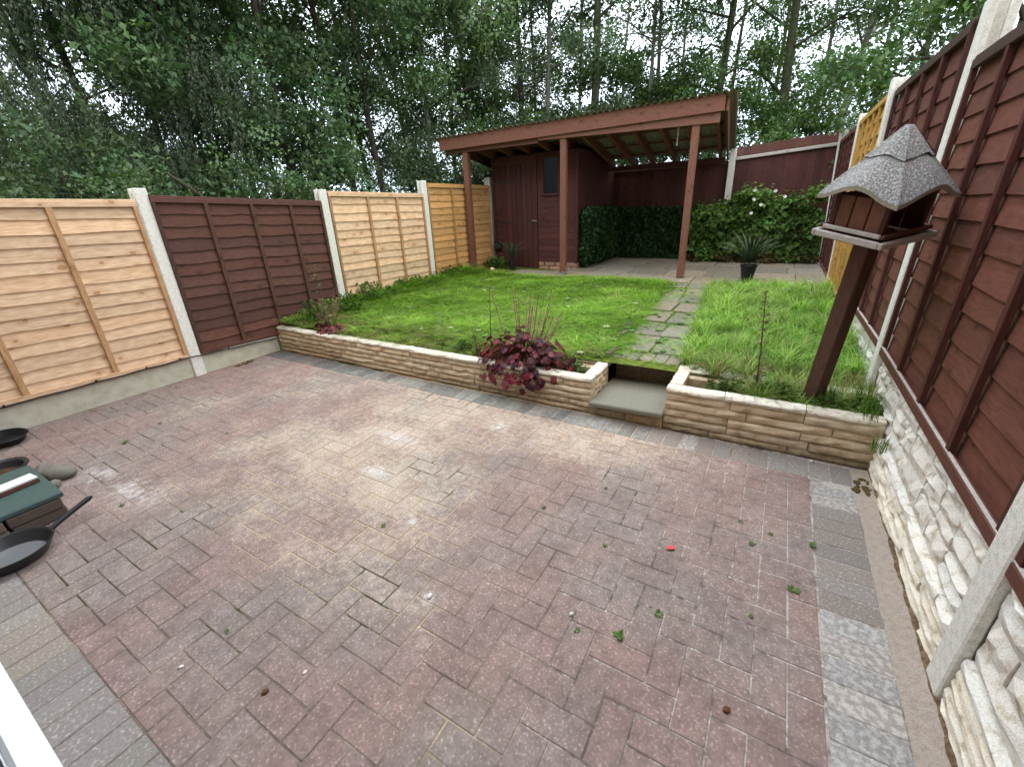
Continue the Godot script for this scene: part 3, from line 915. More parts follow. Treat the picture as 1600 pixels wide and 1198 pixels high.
func build_retaining_walls() -> void:
	for w in [[-4.965, -1.03, 0.285, "long low tan stone planter wall left of the step, holding the lawn"], [-0.50, 0.672, 0.318, "short low tan stone planter wall right of the step, under the bird table"]]:
		var xa: float = w[0]
		var xb: float = w[1]
		var top: float = w[2]
		var left: bool = xa < -2
		var o := thing("stone_planter", w[3], "planter", Vector3((xa + xb) * 0.5, 0, -2.99), 0.0, "low stone planters at the edge of the patio")
		var off := -o.position
		var heights := []
		for k in 5: heights.append((top - 0.032) * [0.17, 0.2, 0.21, 0.2, 0.22][k])
		var mf := func(r, s):
			if r == 0: return mats["stained%d" % (rng.randi() % 3)]
			if r == 1 and rng.randf() < 0.5: return mats["stained2"]
			return mats["stone%d" % (rng.randi() % 4)]
		stone_courses(o, Vector3(xa, 0, -2.815) + off, Vector3(xb, 0, -2.815) + off, Vector3(0, 0, 1), heights, 0.085, Vector2(0.3, 0.55), mf)
		# return at the step
		if left:
			stone_courses(o, Vector3(xb, 0, -2.9) + off, Vector3(xb, 0, -3.23) + off, Vector3(1, 0, 0), heights, 0.09, Vector2(0.16, 0.2), mf)
		else:
			stone_courses(o, Vector3(xa, 0, -3.23) + off, Vector3(xa, 0, -2.9) + off, Vector3(-1, 0, 0), heights, 0.09, Vector2(0.16, 0.2), mf)
		# mortar behind the front skin
		put("core", box_mesh(Vector3(xb - xa - 0.02, top - 0.05, 0.02), 0.001), mats["mortar"], o, T(Vector3((xa + xb) * 0.5, (top - 0.05) * 0.5, -2.908) + off))
		# back skin
		var bx: float = -2.1 if left else xa
		put("back_skin", box_mesh(Vector3(xb - bx - 0.02, top - 0.034, 0.09), 0.004), mats["stone1"], o, T(Vector3((bx + xb) * 0.5, (top - 0.034) * 0.5, -3.185) + off))
		# coping: painted stones laid flat
		var s := xa
		while s < xb - 0.02:
			var l := minf(snappedf(rnd(0.3, 0.46), 0.02), xb - s)
			if xb - s - l < 0.15: l = xb - s
			put("coping_stone", stone_mesh(Vector3(snappedf(l - 0.004, 0.002), 0.032, 0.092), 0.008, rng.randi() % 5), mats["cap%d" % (rng.randi() % 3)], o, T(Vector3(s + l * 0.5, top - 0.016 + rnd(-0.003, 0.003), -2.858 + rnd(-0.004, 0.004)) + off))
			s += l
		var ex: float = xb - 0.045 if left else xa + 0.045
		put("coping_stone", stone_mesh(Vector3(0.3, 0.032, 0.09), 0.006, 2), mats["cap1"], o, Transform3D(Basis(Vector3.UP, PI / 2 if left else -PI / 2), Vector3(ex, top - 0.014, -3.056) + off))
		s = bx
		var send: float = xb if left else xb
		while s < send - 0.02:
			var l := minf(snappedf(rnd(0.3, 0.42), 0.02), send - s)
			put("coping_stone", stone_mesh(Vector3(snappedf(l - 0.004, 0.002), 0.03, 0.092), 0.006, rng.randi() % 5), mats["cap%d" % (rng.randi() % 3)], o, T(Vector3(s + l * 0.5, top - 0.017 + rnd(-0.003, 0.003), -3.252 + rnd(-0.004, 0.004)) + off))
			s += l
		var nf := noise(5.0, 5, 3)
		put("soil", grid_sheet(xa + 0.05, xb - 0.05, -2.9, -3.15 if not left else -3.26, 80, 6, func(x, z): return top - lerpf(0.03, 0.085, smoothstep(-2.2, -1.5, x)) * (1.0 if z > -3.14 or x < -2.15 else 4.0) + 0.03 * nf.get_noise_2d(x, z)), mats["soil"], o, T(off))
	# step
	var st := thing("garden_step", "worn grey concrete step slab between the two stone planters", "step", Vector3(-0.765, 0, -3.05))
	put("slab", box_mesh(Vector3(0.535, 0.038, 0.56), 0.008), mats["slab"], st, Transform3D(Basis(Vector3(0, 0, 1), 0.03), Vector3(0, 0.108, -0.005)))
	for i in 2:
		put("riser_stone", stone_mesh(Vector3(0.26, 0.085, 0.1), 0.006, i), mats["stained%d" % i], st, T(Vector3(-0.132 + i * 0.264, 0.043, 0.19)))
	put("packing", box_mesh(Vector3(0.5, 0.082, 0.4), 0.003), mats["soil"], st, T(Vector3(0, 0.043, -0.07)))
	# upper riser of brick under the path
	for i in 5:
		put("edging_brick", box_mesh(Vector3(0.1, 0.065, 0.205), 0.005), mats["pathslab%d" % (rng.randi() % 4)], st, Transform3D(Basis(Vector3.UP, rnd(-0.03, 0.03)), Vector3(-0.235 + i * 0.108, 0.265 + rnd(-0.004, 0.004), -0.4)))
	put("riser_wall", box_mesh(Vector3(0.53, 0.22, 0.08), 0.004), mats["stained0"], st, T(Vector3(0, 0.118, -0.39)))

func build_right_boundary() -> void:
	# each post: z, base x, top x, top y
	var P := [[-1.45, 0.672, 0.70, 2.3], [-3.45, 0.668, 0.70, 2.33], [-5.36, 0.664, 0.615, 2.35], [-7.27, 0.664, 0.60, 2.335], [-9.15, 0.664, 0.55, 2.36]]
	var names := ["concrete post nearest on the right, standing among the white stones", "tall concrete post right of the bird table roof", "concrete post between the dark red and the yellow fence panels on the right", "concrete post left of the yellow fence panel on the right", "concrete post in the far right corner by the back fence"]
	var base_y := [-0.04, 0.1, 0.2, 0.2, 0.2]
	for i in 5:
		var p = P[i]
		var k: float = base_y[i]
		concrete_post(names[i], Vector3(p[1] - 0.02, k, p[0]), Vector3(p[2] - 0.02, p[3], p[0]), Vector3(-1, 0, 0), "concrete posts of the right fence")
	var g := "fence panels along the right boundary"
	# the garden sees the right fence with z rising to the right: far end is on the left
	var pan := [
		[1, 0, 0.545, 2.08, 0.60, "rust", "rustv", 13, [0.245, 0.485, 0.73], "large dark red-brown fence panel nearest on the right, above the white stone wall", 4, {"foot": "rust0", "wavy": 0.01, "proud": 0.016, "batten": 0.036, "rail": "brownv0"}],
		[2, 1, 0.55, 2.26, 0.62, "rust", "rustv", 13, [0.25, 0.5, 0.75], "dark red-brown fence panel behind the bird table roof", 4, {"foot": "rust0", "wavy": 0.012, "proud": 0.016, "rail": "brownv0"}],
		[3, 2, 0.40, 2.26, 0.5, "yellow", "yellow", 15, [0.2, 0.4, 0.6, 0.8], "yellow fence panel far along the right boundary", 3, {"batten": 0.03}],
		[4, 3, 0.40, 2.22, 0.5, "rust", "rustv", 15, [0.25, 0.5, 0.75], "narrow looking dark red fence panel in the far right corner", 4, {}]]
	for q in pan:
		var a = P[q[0]]
		var b = P[q[1]]
		var fa: float = q[2] / 2.3
		var A := Vector3(lerpf(a[1], a[2], fa) + 0.035, q[2], a[0] + 0.05)
		var B := Vector3(lerpf(b[1], b[2], fa) + 0.035, q[2], b[0] - 0.05)
		var lean := Vector3(0.5 * (a[2] - a[1] + b[2] - b[1]), 2.3, 0)
		lap_panel(q[9], A, B, lean, q[3] - q[2], q[7], q[5], q[6], q[8], g, q[11].merged({"tones": q[10]}))
	# a last panel reaching back to the house, outside the picture but for its edge
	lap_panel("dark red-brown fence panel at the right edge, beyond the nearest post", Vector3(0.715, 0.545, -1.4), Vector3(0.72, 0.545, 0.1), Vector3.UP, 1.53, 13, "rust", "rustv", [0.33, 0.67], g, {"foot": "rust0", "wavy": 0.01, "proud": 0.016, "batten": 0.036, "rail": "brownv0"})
	# near bottom rails carry a pale strip: wear, plus caught light painted in
	# white painted stone wall, a bay between each two posts
	var bays := [[0.1, -1.395, 0.0, "white and cream stone wall nearest on the right, beyond the post"], [-1.505, -3.395, 0.0, "white stone wall under the large dark red panel, beside the patio"], [-3.505, -5.305, 0.22, "white stone wall behind the bird table post, mossy at the lawn"], [-5.415, -7.215, 0.22, "low whitewashed wall under the yellow panel"], [-7.325, -9.09, 0.22, "low whitewashed wall in the far right corner"]]
	for i in bays.size():
		var q = bays[i]
		var o := thing("stone_wall", q[3], "wall", Vector3(0.7, 0, (q[0] + q[1]) * 0.5), 0.0, "white stone wall under the right fence")
		var off := -o.position
		var hs: float = 0.54 if i < 3 else 0.385
		var y: float = q[2]
		put("core", box_mesh(Vector3(0.05, hs - y - 0.02, absf(q[1] - q[0]) - 0.01), 0.002), mats["cream1"], o, T(Vector3(0.742, (hs + y) * 0.5 - 0.01, (q[0] + q[1]) * 0.5) + off))
		if i < 2:
			var heights := [0.042, 0.042, 0.044, 0.044, 0.045]
			stone_courses(o, Vector3(0.655, 0.0, q[1]) + off, Vector3(0.655, 0.0, q[0]) + off, Vector3(-1, 0, 0), heights, 0.07, Vector2(0.25, 0.6), func(r, _s): return mats["cream%d" % (rng.randi() % 3)] if r < 4 else mats["white%d" % (rng.randi() % 4)], 0.010)
			rubble(o, Vector3(0.672, 0.217, q[1]) + off, absf(q[1] - q[0]), 0.318)
		elif i == 2:
			rubble(o, Vector3(0.684, y, q[1]) + off, absf(q[1] - q[0]), hs - y)
		else:
			stone_courses(o, Vector3(0.69, y, q[1]) + off, Vector3(0.69, y, q[0]) + off, Vector3(-1, 0, 0), [0.08, 0.085], 0.05, Vector2(0.3, 0.6), func(_r, _s): return mats["white%d" % (rng.randi() % 4)], 0.012)

# random rubble: stones of uneven height and length, some set aslant
func rubble(o: Node3D, A: Vector3, length: float, height: float) -> void:
	var s := 0.0
	var basis := Basis(Vector3(0, 0, 1), Vector3.UP, Vector3(-1, 0, 0))
	while s < length - 0.02:
		var w := minf(rnd(0.26, 0.42), length - s)
		if length - s - w < 0.12: w = length - s
		var mode := rng.randi() % 3
		var y := 0.0
		while y < height - 0.01:
			var h := minf(snappedf(rnd(0.05, 0.12), 0.01), height - y)
			if height - y - h < 0.035: h = height - y
			var parts := 1 if w < 0.3 or rng.randf() < 0.45 else 2
			var cut := rnd(0.35, 0.65)
			for k in parts:
				var l: float = w if parts == 1 else (w * cut if k == 0 else w * (1 - cut))
				var at: float = s + (l * 0.5 if k == 0 else w - l * 0.5)
				var slant := rnd(-0.015, 0.015) if mode else rnd(-0.07, 0.07)
				var m := stone_mesh(Vector3(snappedf(l - 0.005, 0.004), snappedf(h - 0.006, 0.002), 0.055), 0.018, rng.randi() % 6, 4, 2)
				put("stone", m, mats["white%d" % (rng.randi() % 4)], o, Transform3D(basis * Basis(Vector3.BACK, slant), A + Vector3(0.0275 - rnd(-0.005, 0.004), y + h * 0.5, at)))
			y += h
		s += w

func build_back_fence() -> void:
	var o := thing("back_fence", "tall dark red closeboard fence with a weathered rail across the back", "fence", Vector3(-2.0, 0.3, -9.62))
	var off := -o.position
	var x := -4.95
	var yt := func(xx: float) -> float: return 2.10 + 0.1 * clampf((xx + 0.9) / 1.5, -0.4, 1.0)
	while x < 0.72:
		var h: float = yt.call(x) - 0.25
		put("board", box_mesh(Vector3(0.118, 1.8, 0.014), 0.002), mats["shedv%d" % (rng.randi() % 4)], o, Transform3D(Basis(Vector3.UP, 0.05), Vector3(x + 0.055, 0.25 + h - 0.9, -9.62 + rnd(-0.002, 0.002)) + off))
		if x > -1.0:
			put("trellis_board", box_mesh(Vector3(0.112, 0.25, 0.014), 0.002), mats["brown%d" % (rng.randi() % 4)], o, Transform3D(Basis(Vector3.UP, 0.05), Vector3(x + 0.055, 0.25 + h + 0.075 + rnd(-0.006, 0.006), -9.66) + off))
		x += 0.112
	put("rail", box_mesh(Vector3(1.62, 0.05, 0.06), 0.006), mats["grey_rail"], o, Transform3D(Basis(Vector3.BACK, 0.066), Vector3(-0.13, yt.call(-0.13) + 0.01, -9.585) + off))
	put("rail", box_mesh(Vector3(4.0, 0.05, 0.05), 0.006), mats["brown0"], o, T(Vector3(-2.97, 2.05, -9.59) + off))
	concrete_post("concrete post of the back fence at the right end of the shelter", Vector3(-0.95, 0.2, -9.5), Vector3(-0.97, 2.27, -9.5), Vector3(0, 0, 1), "concrete posts of the back fence")

func build_rear_garden() -> void:
	var l := put("lawn", grid_sheet(-4.97, 0.68, -9.62, -3.2, 70, 80, lawn_y), mats["turf"])
	l.set_meta("kind", "structure")
	var rp := structure("rear_patio", Vector3(-1.7, 0.35, -8.2))
	var off := -rp.position
	for j in 5:
		for i in 9:
			var x := -4.35 + i * 0.605 + 0.1 * (j % 2)
			var z := -7.0 - j * 0.605
			if x > 0.66 or (x < -3.4 and z < -7.5): continue
			var sw: float = 0.596 if x < 0.3 else snappedf(maxf(0.1, (0.66 - x + 0.298)), 0.01)
			x -= (0.596 - sw) * 0.5
			put("paving_slab", box_mesh(Vector3(sw, 0.04, 0.596), 0.004), mats["slab%d" % (rng.randi() % 4)], rp, Transform3D(Basis.from_euler(Vector3(rnd(-0.008, 0.008), rnd(-0.006, 0.006), rnd(-0.008, 0.008))), Vector3(x, 0.345 + rnd(-0.004, 0.004), z) + off))
	var gp := structure("garden_path", Vector3(-0.9, 0.3, -5.0))
	off = -gp.position
	for j in 7:
		var z := -3.78 - j * 0.46
		var xc := lerpf(-0.78, -1.02, (j + 0.5) / 7.0)
		for i in 2:
			var w := 0.24 + rnd(-0.01, 0.01)
			put("paving_slab", box_mesh(Vector3(snappedf(w, 0.01), 0.04, 0.44), 0.005), mats["pathslab%d" % (rng.randi() % 4)], gp, Transform3D(Basis.from_euler(Vector3(rnd(-0.015, 0.015), rnd(-0.03, 0.03), rnd(-0.015, 0.015))), Vector3(xc - 0.125 + i * 0.255, lawn_y(xc, z) + 0.004 + rnd(-0.004, 0.005), z) + off))
	# kerb stones along the left side of the path
	for j in [0, 2, 3, 5]:
		var z: float = -3.42 - j * 0.3
		put("edging_stone", stone_mesh(Vector3(0.2, 0.06, 0.05), 0.006, j % 5), mats["oldbrick%d" % (j % 3)], gp, Transform3D(Basis(Vector3.UP, -PI / 2 + rnd(-0.1, 0.1)), Vector3(-1.08 - 0.035 * j, lawn_y(-1.1, z) + 0.005, z) + off))

# ---------------------------------------------------------------- shed and shelter
func build_shed() -> void:
	var xl := -4.86
	var xr := -3.16
	var zf := -7.6
	var zb := -9.5
	var o := thing("garden_shed", "dark red timber shed with a plank door under the shelter roof", "shed", Vector3(-4.0, 0.34, -8.5))
	var off := -o.position
	var base := 0.47
	var top := 2.30
	var rows := 17
	var pitch := (top - base) / rows
	var dl := -4.69
	var dr := -3.93
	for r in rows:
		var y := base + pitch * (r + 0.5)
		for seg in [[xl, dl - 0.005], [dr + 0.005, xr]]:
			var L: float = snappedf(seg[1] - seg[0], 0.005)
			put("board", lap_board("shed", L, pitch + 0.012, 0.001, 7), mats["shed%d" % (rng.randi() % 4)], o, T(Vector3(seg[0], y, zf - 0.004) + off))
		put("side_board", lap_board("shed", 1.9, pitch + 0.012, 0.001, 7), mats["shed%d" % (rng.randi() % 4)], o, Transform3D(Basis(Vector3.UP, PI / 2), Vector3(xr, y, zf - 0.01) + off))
	put("head_board", box_mesh(Vector3(dr - dl, 0.16, 0.02), 0.002), mats["shed1"], o, T(Vector3((dl + dr) * 0.5, top - 0.07, zf) + off))
	put("corner_post", box_mesh(Vector3(0.05, top - base, 0.05), 0.003), mats["shedv1"], o, T(Vector3(xr + 0.005, (top + base) * 0.5, zf + 0.005) + off))
	put("corner_post", box_mesh(Vector3(0.05, top - 0.3, 0.05), 0.003), mats["shedv0"], o, T(Vector3(xl - 0.005, (top + 0.3) * 0.5, zf + 0.005) + off))
	put("back_wall", box_mesh(Vector3(xr - xl, top - base, 0.02), 0.001), mats["shed0"], o, T(Vector3((xl + xr) * 0.5, (top + base) * 0.5, zb + 0.03) + off))
	put("left_wall", box_mesh(Vector3(0.02, top - base, zf - zb - 0.05), 0.001), mats["shed0"], o, T(Vector3(xl + 0.01, (top + base) * 0.5, (zf + zb) * 0.5) + off))
	put("roof", box_mesh(Vector3(xr - xl + 0.06, 0.03, zf - zb), 0.002), mats["shed0"], o, T(Vector3((xl + xr) * 0.5, top + 0.02, (zf + zb) * 0.5 - 0.01) + off))
	# plank door with tee hinges and a lever handle
	var d := Node3D.new()
	d.name = "door"
	o.add_child(d)
	d.position = Vector3(dl, 0.36, zf + 0.01) + off
	var n := 7
	var dw := (dr - dl) / n
	for i in n:
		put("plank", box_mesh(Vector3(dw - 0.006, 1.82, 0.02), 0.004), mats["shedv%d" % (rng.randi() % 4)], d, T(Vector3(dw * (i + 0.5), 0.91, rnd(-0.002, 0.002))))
	for y in [1.55, 0.84]:
		put("hinge", box_mesh(Vector3(0.22, 0.035, 0.008), 0.002), mats["iron"], d, T(Vector3(0.08, y, 0.017)))
	put("handle_plate", box_mesh(Vector3(0.04, 0.14, 0.008), 0.002), mats["iron"], d, T(Vector3(0.66, 0.82, 0.017)))
	var hb := MB.new()
	hb.tube(PackedVector3Array([Vector3(0, 0, 0), Vector3(0, 0, 0.045), Vector3(0.03, 0, 0.055), Vector3(0.12, -0.005, 0.055)]), PackedFloat32Array([0.009, 0.009, 0.009, 0.007]), 8)
	put("handle", hb.mesh(), mats["steel"], d, T(Vector3(0.66, 0.86, 0.02)))
	# window
	var w := Node3D.new()
	w.name = "window"
	o.add_child(w)
	w.position = Vector3(-3.645, 1.95, zf + 0.03) + off
	put("pane", box_mesh(Vector3(0.27, 0.56, 0.012), 0.001), mats["glass"], w)
	for s in [-1, 1]:
		put("frame", box_mesh(Vector3(0.035, 0.64, 0.03), 0.003), mats["shedv0"], w, T(Vector3(s * 0.152, 0, 0.004)))
		put("frame", box_mesh(Vector3(0.27, 0.04, 0.03), 0.003), mats["shed0"], w, T(Vector3(0, s * 0.3, 0.004)))
	# brick base
	for r in 2:
		var x := dr + 0.01 - 0.1 * r
		while x < xr + 0.02:
			var l := minf(0.215, xr + 0.03 - x)
			var x2 := maxf(x, dr + 0.01)
			if x + l - x2 > 0.03:
				put("brick", box_mesh(Vector3(snappedf(x + l - x2 - 0.01, 0.005), 0.062, 0.1), 0.005), mats["brick%d" % (rng.randi() % 4)], o, T(Vector3((x2 + x + l) * 0.5, 0.335 + 0.072 * r + 0.035, zf - 0.03) + off))
			x += 0.225
		var z := zf - 0.1 - 0.1 * r
		while z > zb:
			put("brick", box_mesh(Vector3(0.1, 0.062, 0.215), 0.005), mats["brick%d" % (rng.randi() % 4)], o, T(Vector3(xr - 0.02, 0.37 + 0.072 * r, z - 0.11) + off))
			z -= 0.225
	put("footing", box_mesh(Vector3(1.66, 0.14, 1.7), 0.002), mats["mortar"], o, T(Vector3(-4.02, 0.395, -8.58) + off))
	var eb := thing("meter_box", "small black box fixed to the left corner of the shed", "box", Vector3(-4.80, 0.70, zf + 0.05))
	put("case", box_mesh(Vector3(0.14, 0.15, 0.08), 0.012), mats["black"], eb, T(Vector3(0, 0.075, 0)))
	put("lid", box_mesh(Vector3(0.12, 0.12, 0.012), 0.004), mats["iron"], eb, T(Vector3(0, 0.075, 0.045)))

func build_shelter() -> void:
	var o := thing("garden_shelter", "open red-brown timber shelter with a corrugated lean-to roof", "shelter", Vector3(-1.22, 0.35, -7.06), deg_to_rad(4.37))
	# local: x along the front, y from 0.35 m, z backwards is negative
	for p in [[-3.67, 0.075, 2.36], [-1.89, 0.03, 2.42], [0.0, 0.0, 2.42]]:
		var h: float = p[2] - 0.35 - p[1] - 0.04
		put("post", box_mesh(Vector3(0.098, h, 0.098), 0.006), mats["timberv%d" % (rng.randi() % 3)], o, T(Vector3(p[0], p[1] + 0.04 + h * 0.5, 0)))
		var sh := MB.new()
		sh.box(Vector3(0.112, 0.012, 0.112), T(Vector3(0, 0.0, 0)), 0.002)
		for s in [-1, 1]:
			sh.box(Vector3(0.006, 0.12, 0.09), T(Vector3(s * 0.054, 0.06, 0)), 0.001)
		put("post_shoe", sh.mesh(), mats["steel"], o, T(Vector3(p[0], p[1] + 0.008, 0)))
	var fl := Vector3(-4.12, 2.51 - 0.35, 0.08)
	var fr := Vector3(0.33, 2.612 - 0.35, 0.08)
	bar("fascia_beam", fl, fr, 0.055, 0.195, mats["timber1"], o)
	bar("lower_beam", Vector3(-2.3, 2.50 - 0.35, 0.045), Vector3(0.29, 2.475 - 0.35, 0.045), 0.05, 0.17, mats["timber2"], o)
	bar("inner_beam", Vector3(-4.05, 2.44 - 0.35, 0.0), Vector3(-2.31, 2.46 - 0.35, 0.0), 0.05, 0.15, mats["timber0"], o)
	bar("rear_beam", Vector3(-3.9, 2.06 - 0.35, -2.3), Vector3(0.33, 2.10 - 0.35, -2.3), 0.05, 0.08, mats["shed0"], o)
	for i in 12:
		var x := -3.98 + i * (0.24 + 3.98) / 11.0
		bar("rafter", Vector3(x, lerpf(2.50, 2.585, i / 11.0) - 0.35, 0.045 - 0.03), Vector3(x, lerpf(2.13, 2.17, i / 11.0) - 0.35, -2.38), 0.05, 0.12, mats["timberv%d" % (rng.randi() % 3)], o)
	bar("verge_board", Vector3(0.36, 2.60 - 0.35, 0.05), Vector3(0.36, 2.18 - 0.35, -2.42), 0.03, 0.17, mats["timberv1"], o)
	for k in 4:
		var f := (k + 0.5) / 4.0
		bar("purlin", Vector3(-4.05, lerpf(2.575, 2.205, f) - 0.35, lerpf(0.05, -2.4, f)), Vector3(0.3, lerpf(2.66, 2.245, f) - 0.35, lerpf(0.05, -2.4, f)), 0.045, 0.03, mats["timber0"], o)
	# corrugated sheets, side by side
	for k in 5:
		var xa := -4.2 + k * 0.93
		var xb := xa + 0.97 if k < 4 else 0.47
		var b := MB.new()
		var n := 78
		for side in 2:
			var k0 := b.v.size()
			for j in 3:
				var t := j / 2.0
				for i in n + 1:
					var x := lerpf(xa, xb, i / float(n))
					var u := (x + 4.2) / 4.62
					var y := lerpf(lerpf(2.615, 2.725, u), lerpf(2.235, 2.275, u), t) - 0.35 + 0.016 * sin(x * TAU / 0.095) + (0.004 * (k % 2)) - side * 0.004
					b.v.append(Vector3(x, y, lerpf(0.16, -2.5, t)))
					b.n.append(Vector3(-0.016 * TAU / 0.095 * cos(x * TAU / 0.095), 1, -0.16).normalized() * (1 if side == 0 else -1))
					b.c.append(Color(1, 1, 1))
			for j in 2:
				for i in n:
					var q := k0 + j * (n + 1) + i
					if side == 0: b.idx.append_array([q, q + n + 1, q + 1, q + 1, q + n + 1, q + n + 2])
					else: b.idx.append_array([q, q + 1, q + n + 1, q + 1, q + n + 2, q + n + 1])
		put("roof_sheet", b.mesh(), mats["roof_sheet"], o)
	var ch := thing("hanging_chain", "short pale chain hanging from the shelter roof left of its right post", "chain", Vector3(-1.5, 2.5, -7.3))
	for i in 9:
		var r := MB.new()
		var pts := PackedVector3Array()
		var rad := PackedFloat32Array()
		for s in 9:
			pts.append(Vector3(0.009 * cos(TAU * s / 8.0), 0.02 * sin(TAU * s / 8.0), 0))
			rad.append(0.004)
		if not shared.has("link"):
			r.tube(pts, rad, 5, false)
			shared["link"] = r.mesh()
		put("link", shared["link"], mats["white_paint"], ch, Transform3D(Basis(Vector3.UP, PI / 2 * (i % 2)), Vector3(0, -0.02 - i * 0.033, 0)))

# ---------------------------------------------------------------- leaves, trees, hedges
# a spray: leaves set along a short twig that points along +x and droops
func spray_mesh(id: String, n: int, length: float, leaf: Vector2, spread: float, droop: float, sd: int) -> ArrayMesh:
	if shared.has(id): return shared[id]
	var r := RandomNumberGenerator.new()
	r.seed = sd
	var b := MB.new()
	for i in n:
		var t := r.randf()
		var p := Vector3(t * length - length * 0.4, -droop * t * t, 0) + Vector3(r.randf_range(-1, 1), r.randf_range(-1, 1), r.randf_range(-1, 1)) * spread
		var dirn := Vector3(r.randf_range(-0.4, 1), r.randf_range(-1.0, 0.5), r.randf_range(-1, 1)).normalized()
		var side := dirn.cross(Vector3(r.randf_range(-0.5, 0.5), 1, r.randf_range(-0.5, 0.5))).normalized()
		var s := r.randf_range(0.5, 1.45)
		var l := leaf.x * s
		var w := leaf.y * s * 0.5
		var up := side.cross(dirn).normalized()
		var k := r.randf_range(0.75, 1.25)
		b.col = Color(k, k, k * r.randf_range(0.8, 1.1))
		var tip := p + dirn * l - up * l * 0.12
		var m := p + dirn * l * 0.45
		b.leaf4(p, m + side * w + up * w * 0.3, tip, m - side * w + up * w * 0.3)
	shared[id] = b.mesh()
	return shared[id]

func rand_basis(scale: float) -> Basis:
	return Basis.from_euler(Vector3(rnd(-0.5, 0.5), rnd(0, TAU), rnd(-0.6, 0.6))).scaled(Vector3.ONE * scale)

# clumps: [centre, radius (Vector3), count]
func leaf_clumps(parent: Node3D, called: String, m: Mesh, clumps: Array, tint: Vector3, vary: float, scale := 1.0) -> void:
	var where := []
	var tints := PackedColorArray()
	for c in clumps:
		var shade := rnd(1 - vary, 1 + vary)
		for i in c[2]:
			var d := Vector3(rng.randfn(), rng.randfn(), rng.randfn()).normalized() * pow(rng.randf(), 0.45)
			where.append(Transform3D(rand_basis(scale * rnd(0.75, 1.3)), c[0] + d * c[1]))
			var k := shade * rnd(1 - vary * 0.7, 1 + vary * 0.7)
			tints.append(Color(tint.x * k * rnd(0.85, 1.2), tint.y * k, tint.z * k * rnd(0.8, 1.15)))
	bake(called, m, mats["leaf"], where, tints, parent)

func heading(px: float) -> Vector3:
	# horizontal direction seen at a column of the photograph
	var cam := get_node("camera") as Camera3D
	var d := cam.transform.basis * Vector3((px - 800) / 671.7, (599 - 150) / 671.7, -1)
	d.y = 0
	return d.normalized()

# kinds of tree: leaf spray, tint
const KIND := {
	"birch": {"tint": Vector3(0.110, 0.158, 0.090), "bark": "birch_bark", "leaf": Vector2(0.055, 0.042)},
	"alder": {"tint": Vector3(0.10, 0.165, 0.080), "bark": "bark", "leaf": Vector2(0.066, 0.05)},
	"maple": {"tint": Vector3(0.090, 0.155, 0.054), "bark": "ivy_bark", "leaf": Vector2(0.07, 0.058)},
	"thorn": {"tint": Vector3(0.088, 0.142, 0.072), "bark": "bark", "leaf": Vector2(0.06, 0.045)},
	"willow": {"tint": Vector3(0.15, 0.19, 0.12), "bark": "bark", "leaf": Vector2(0.07, 0.02)},
}

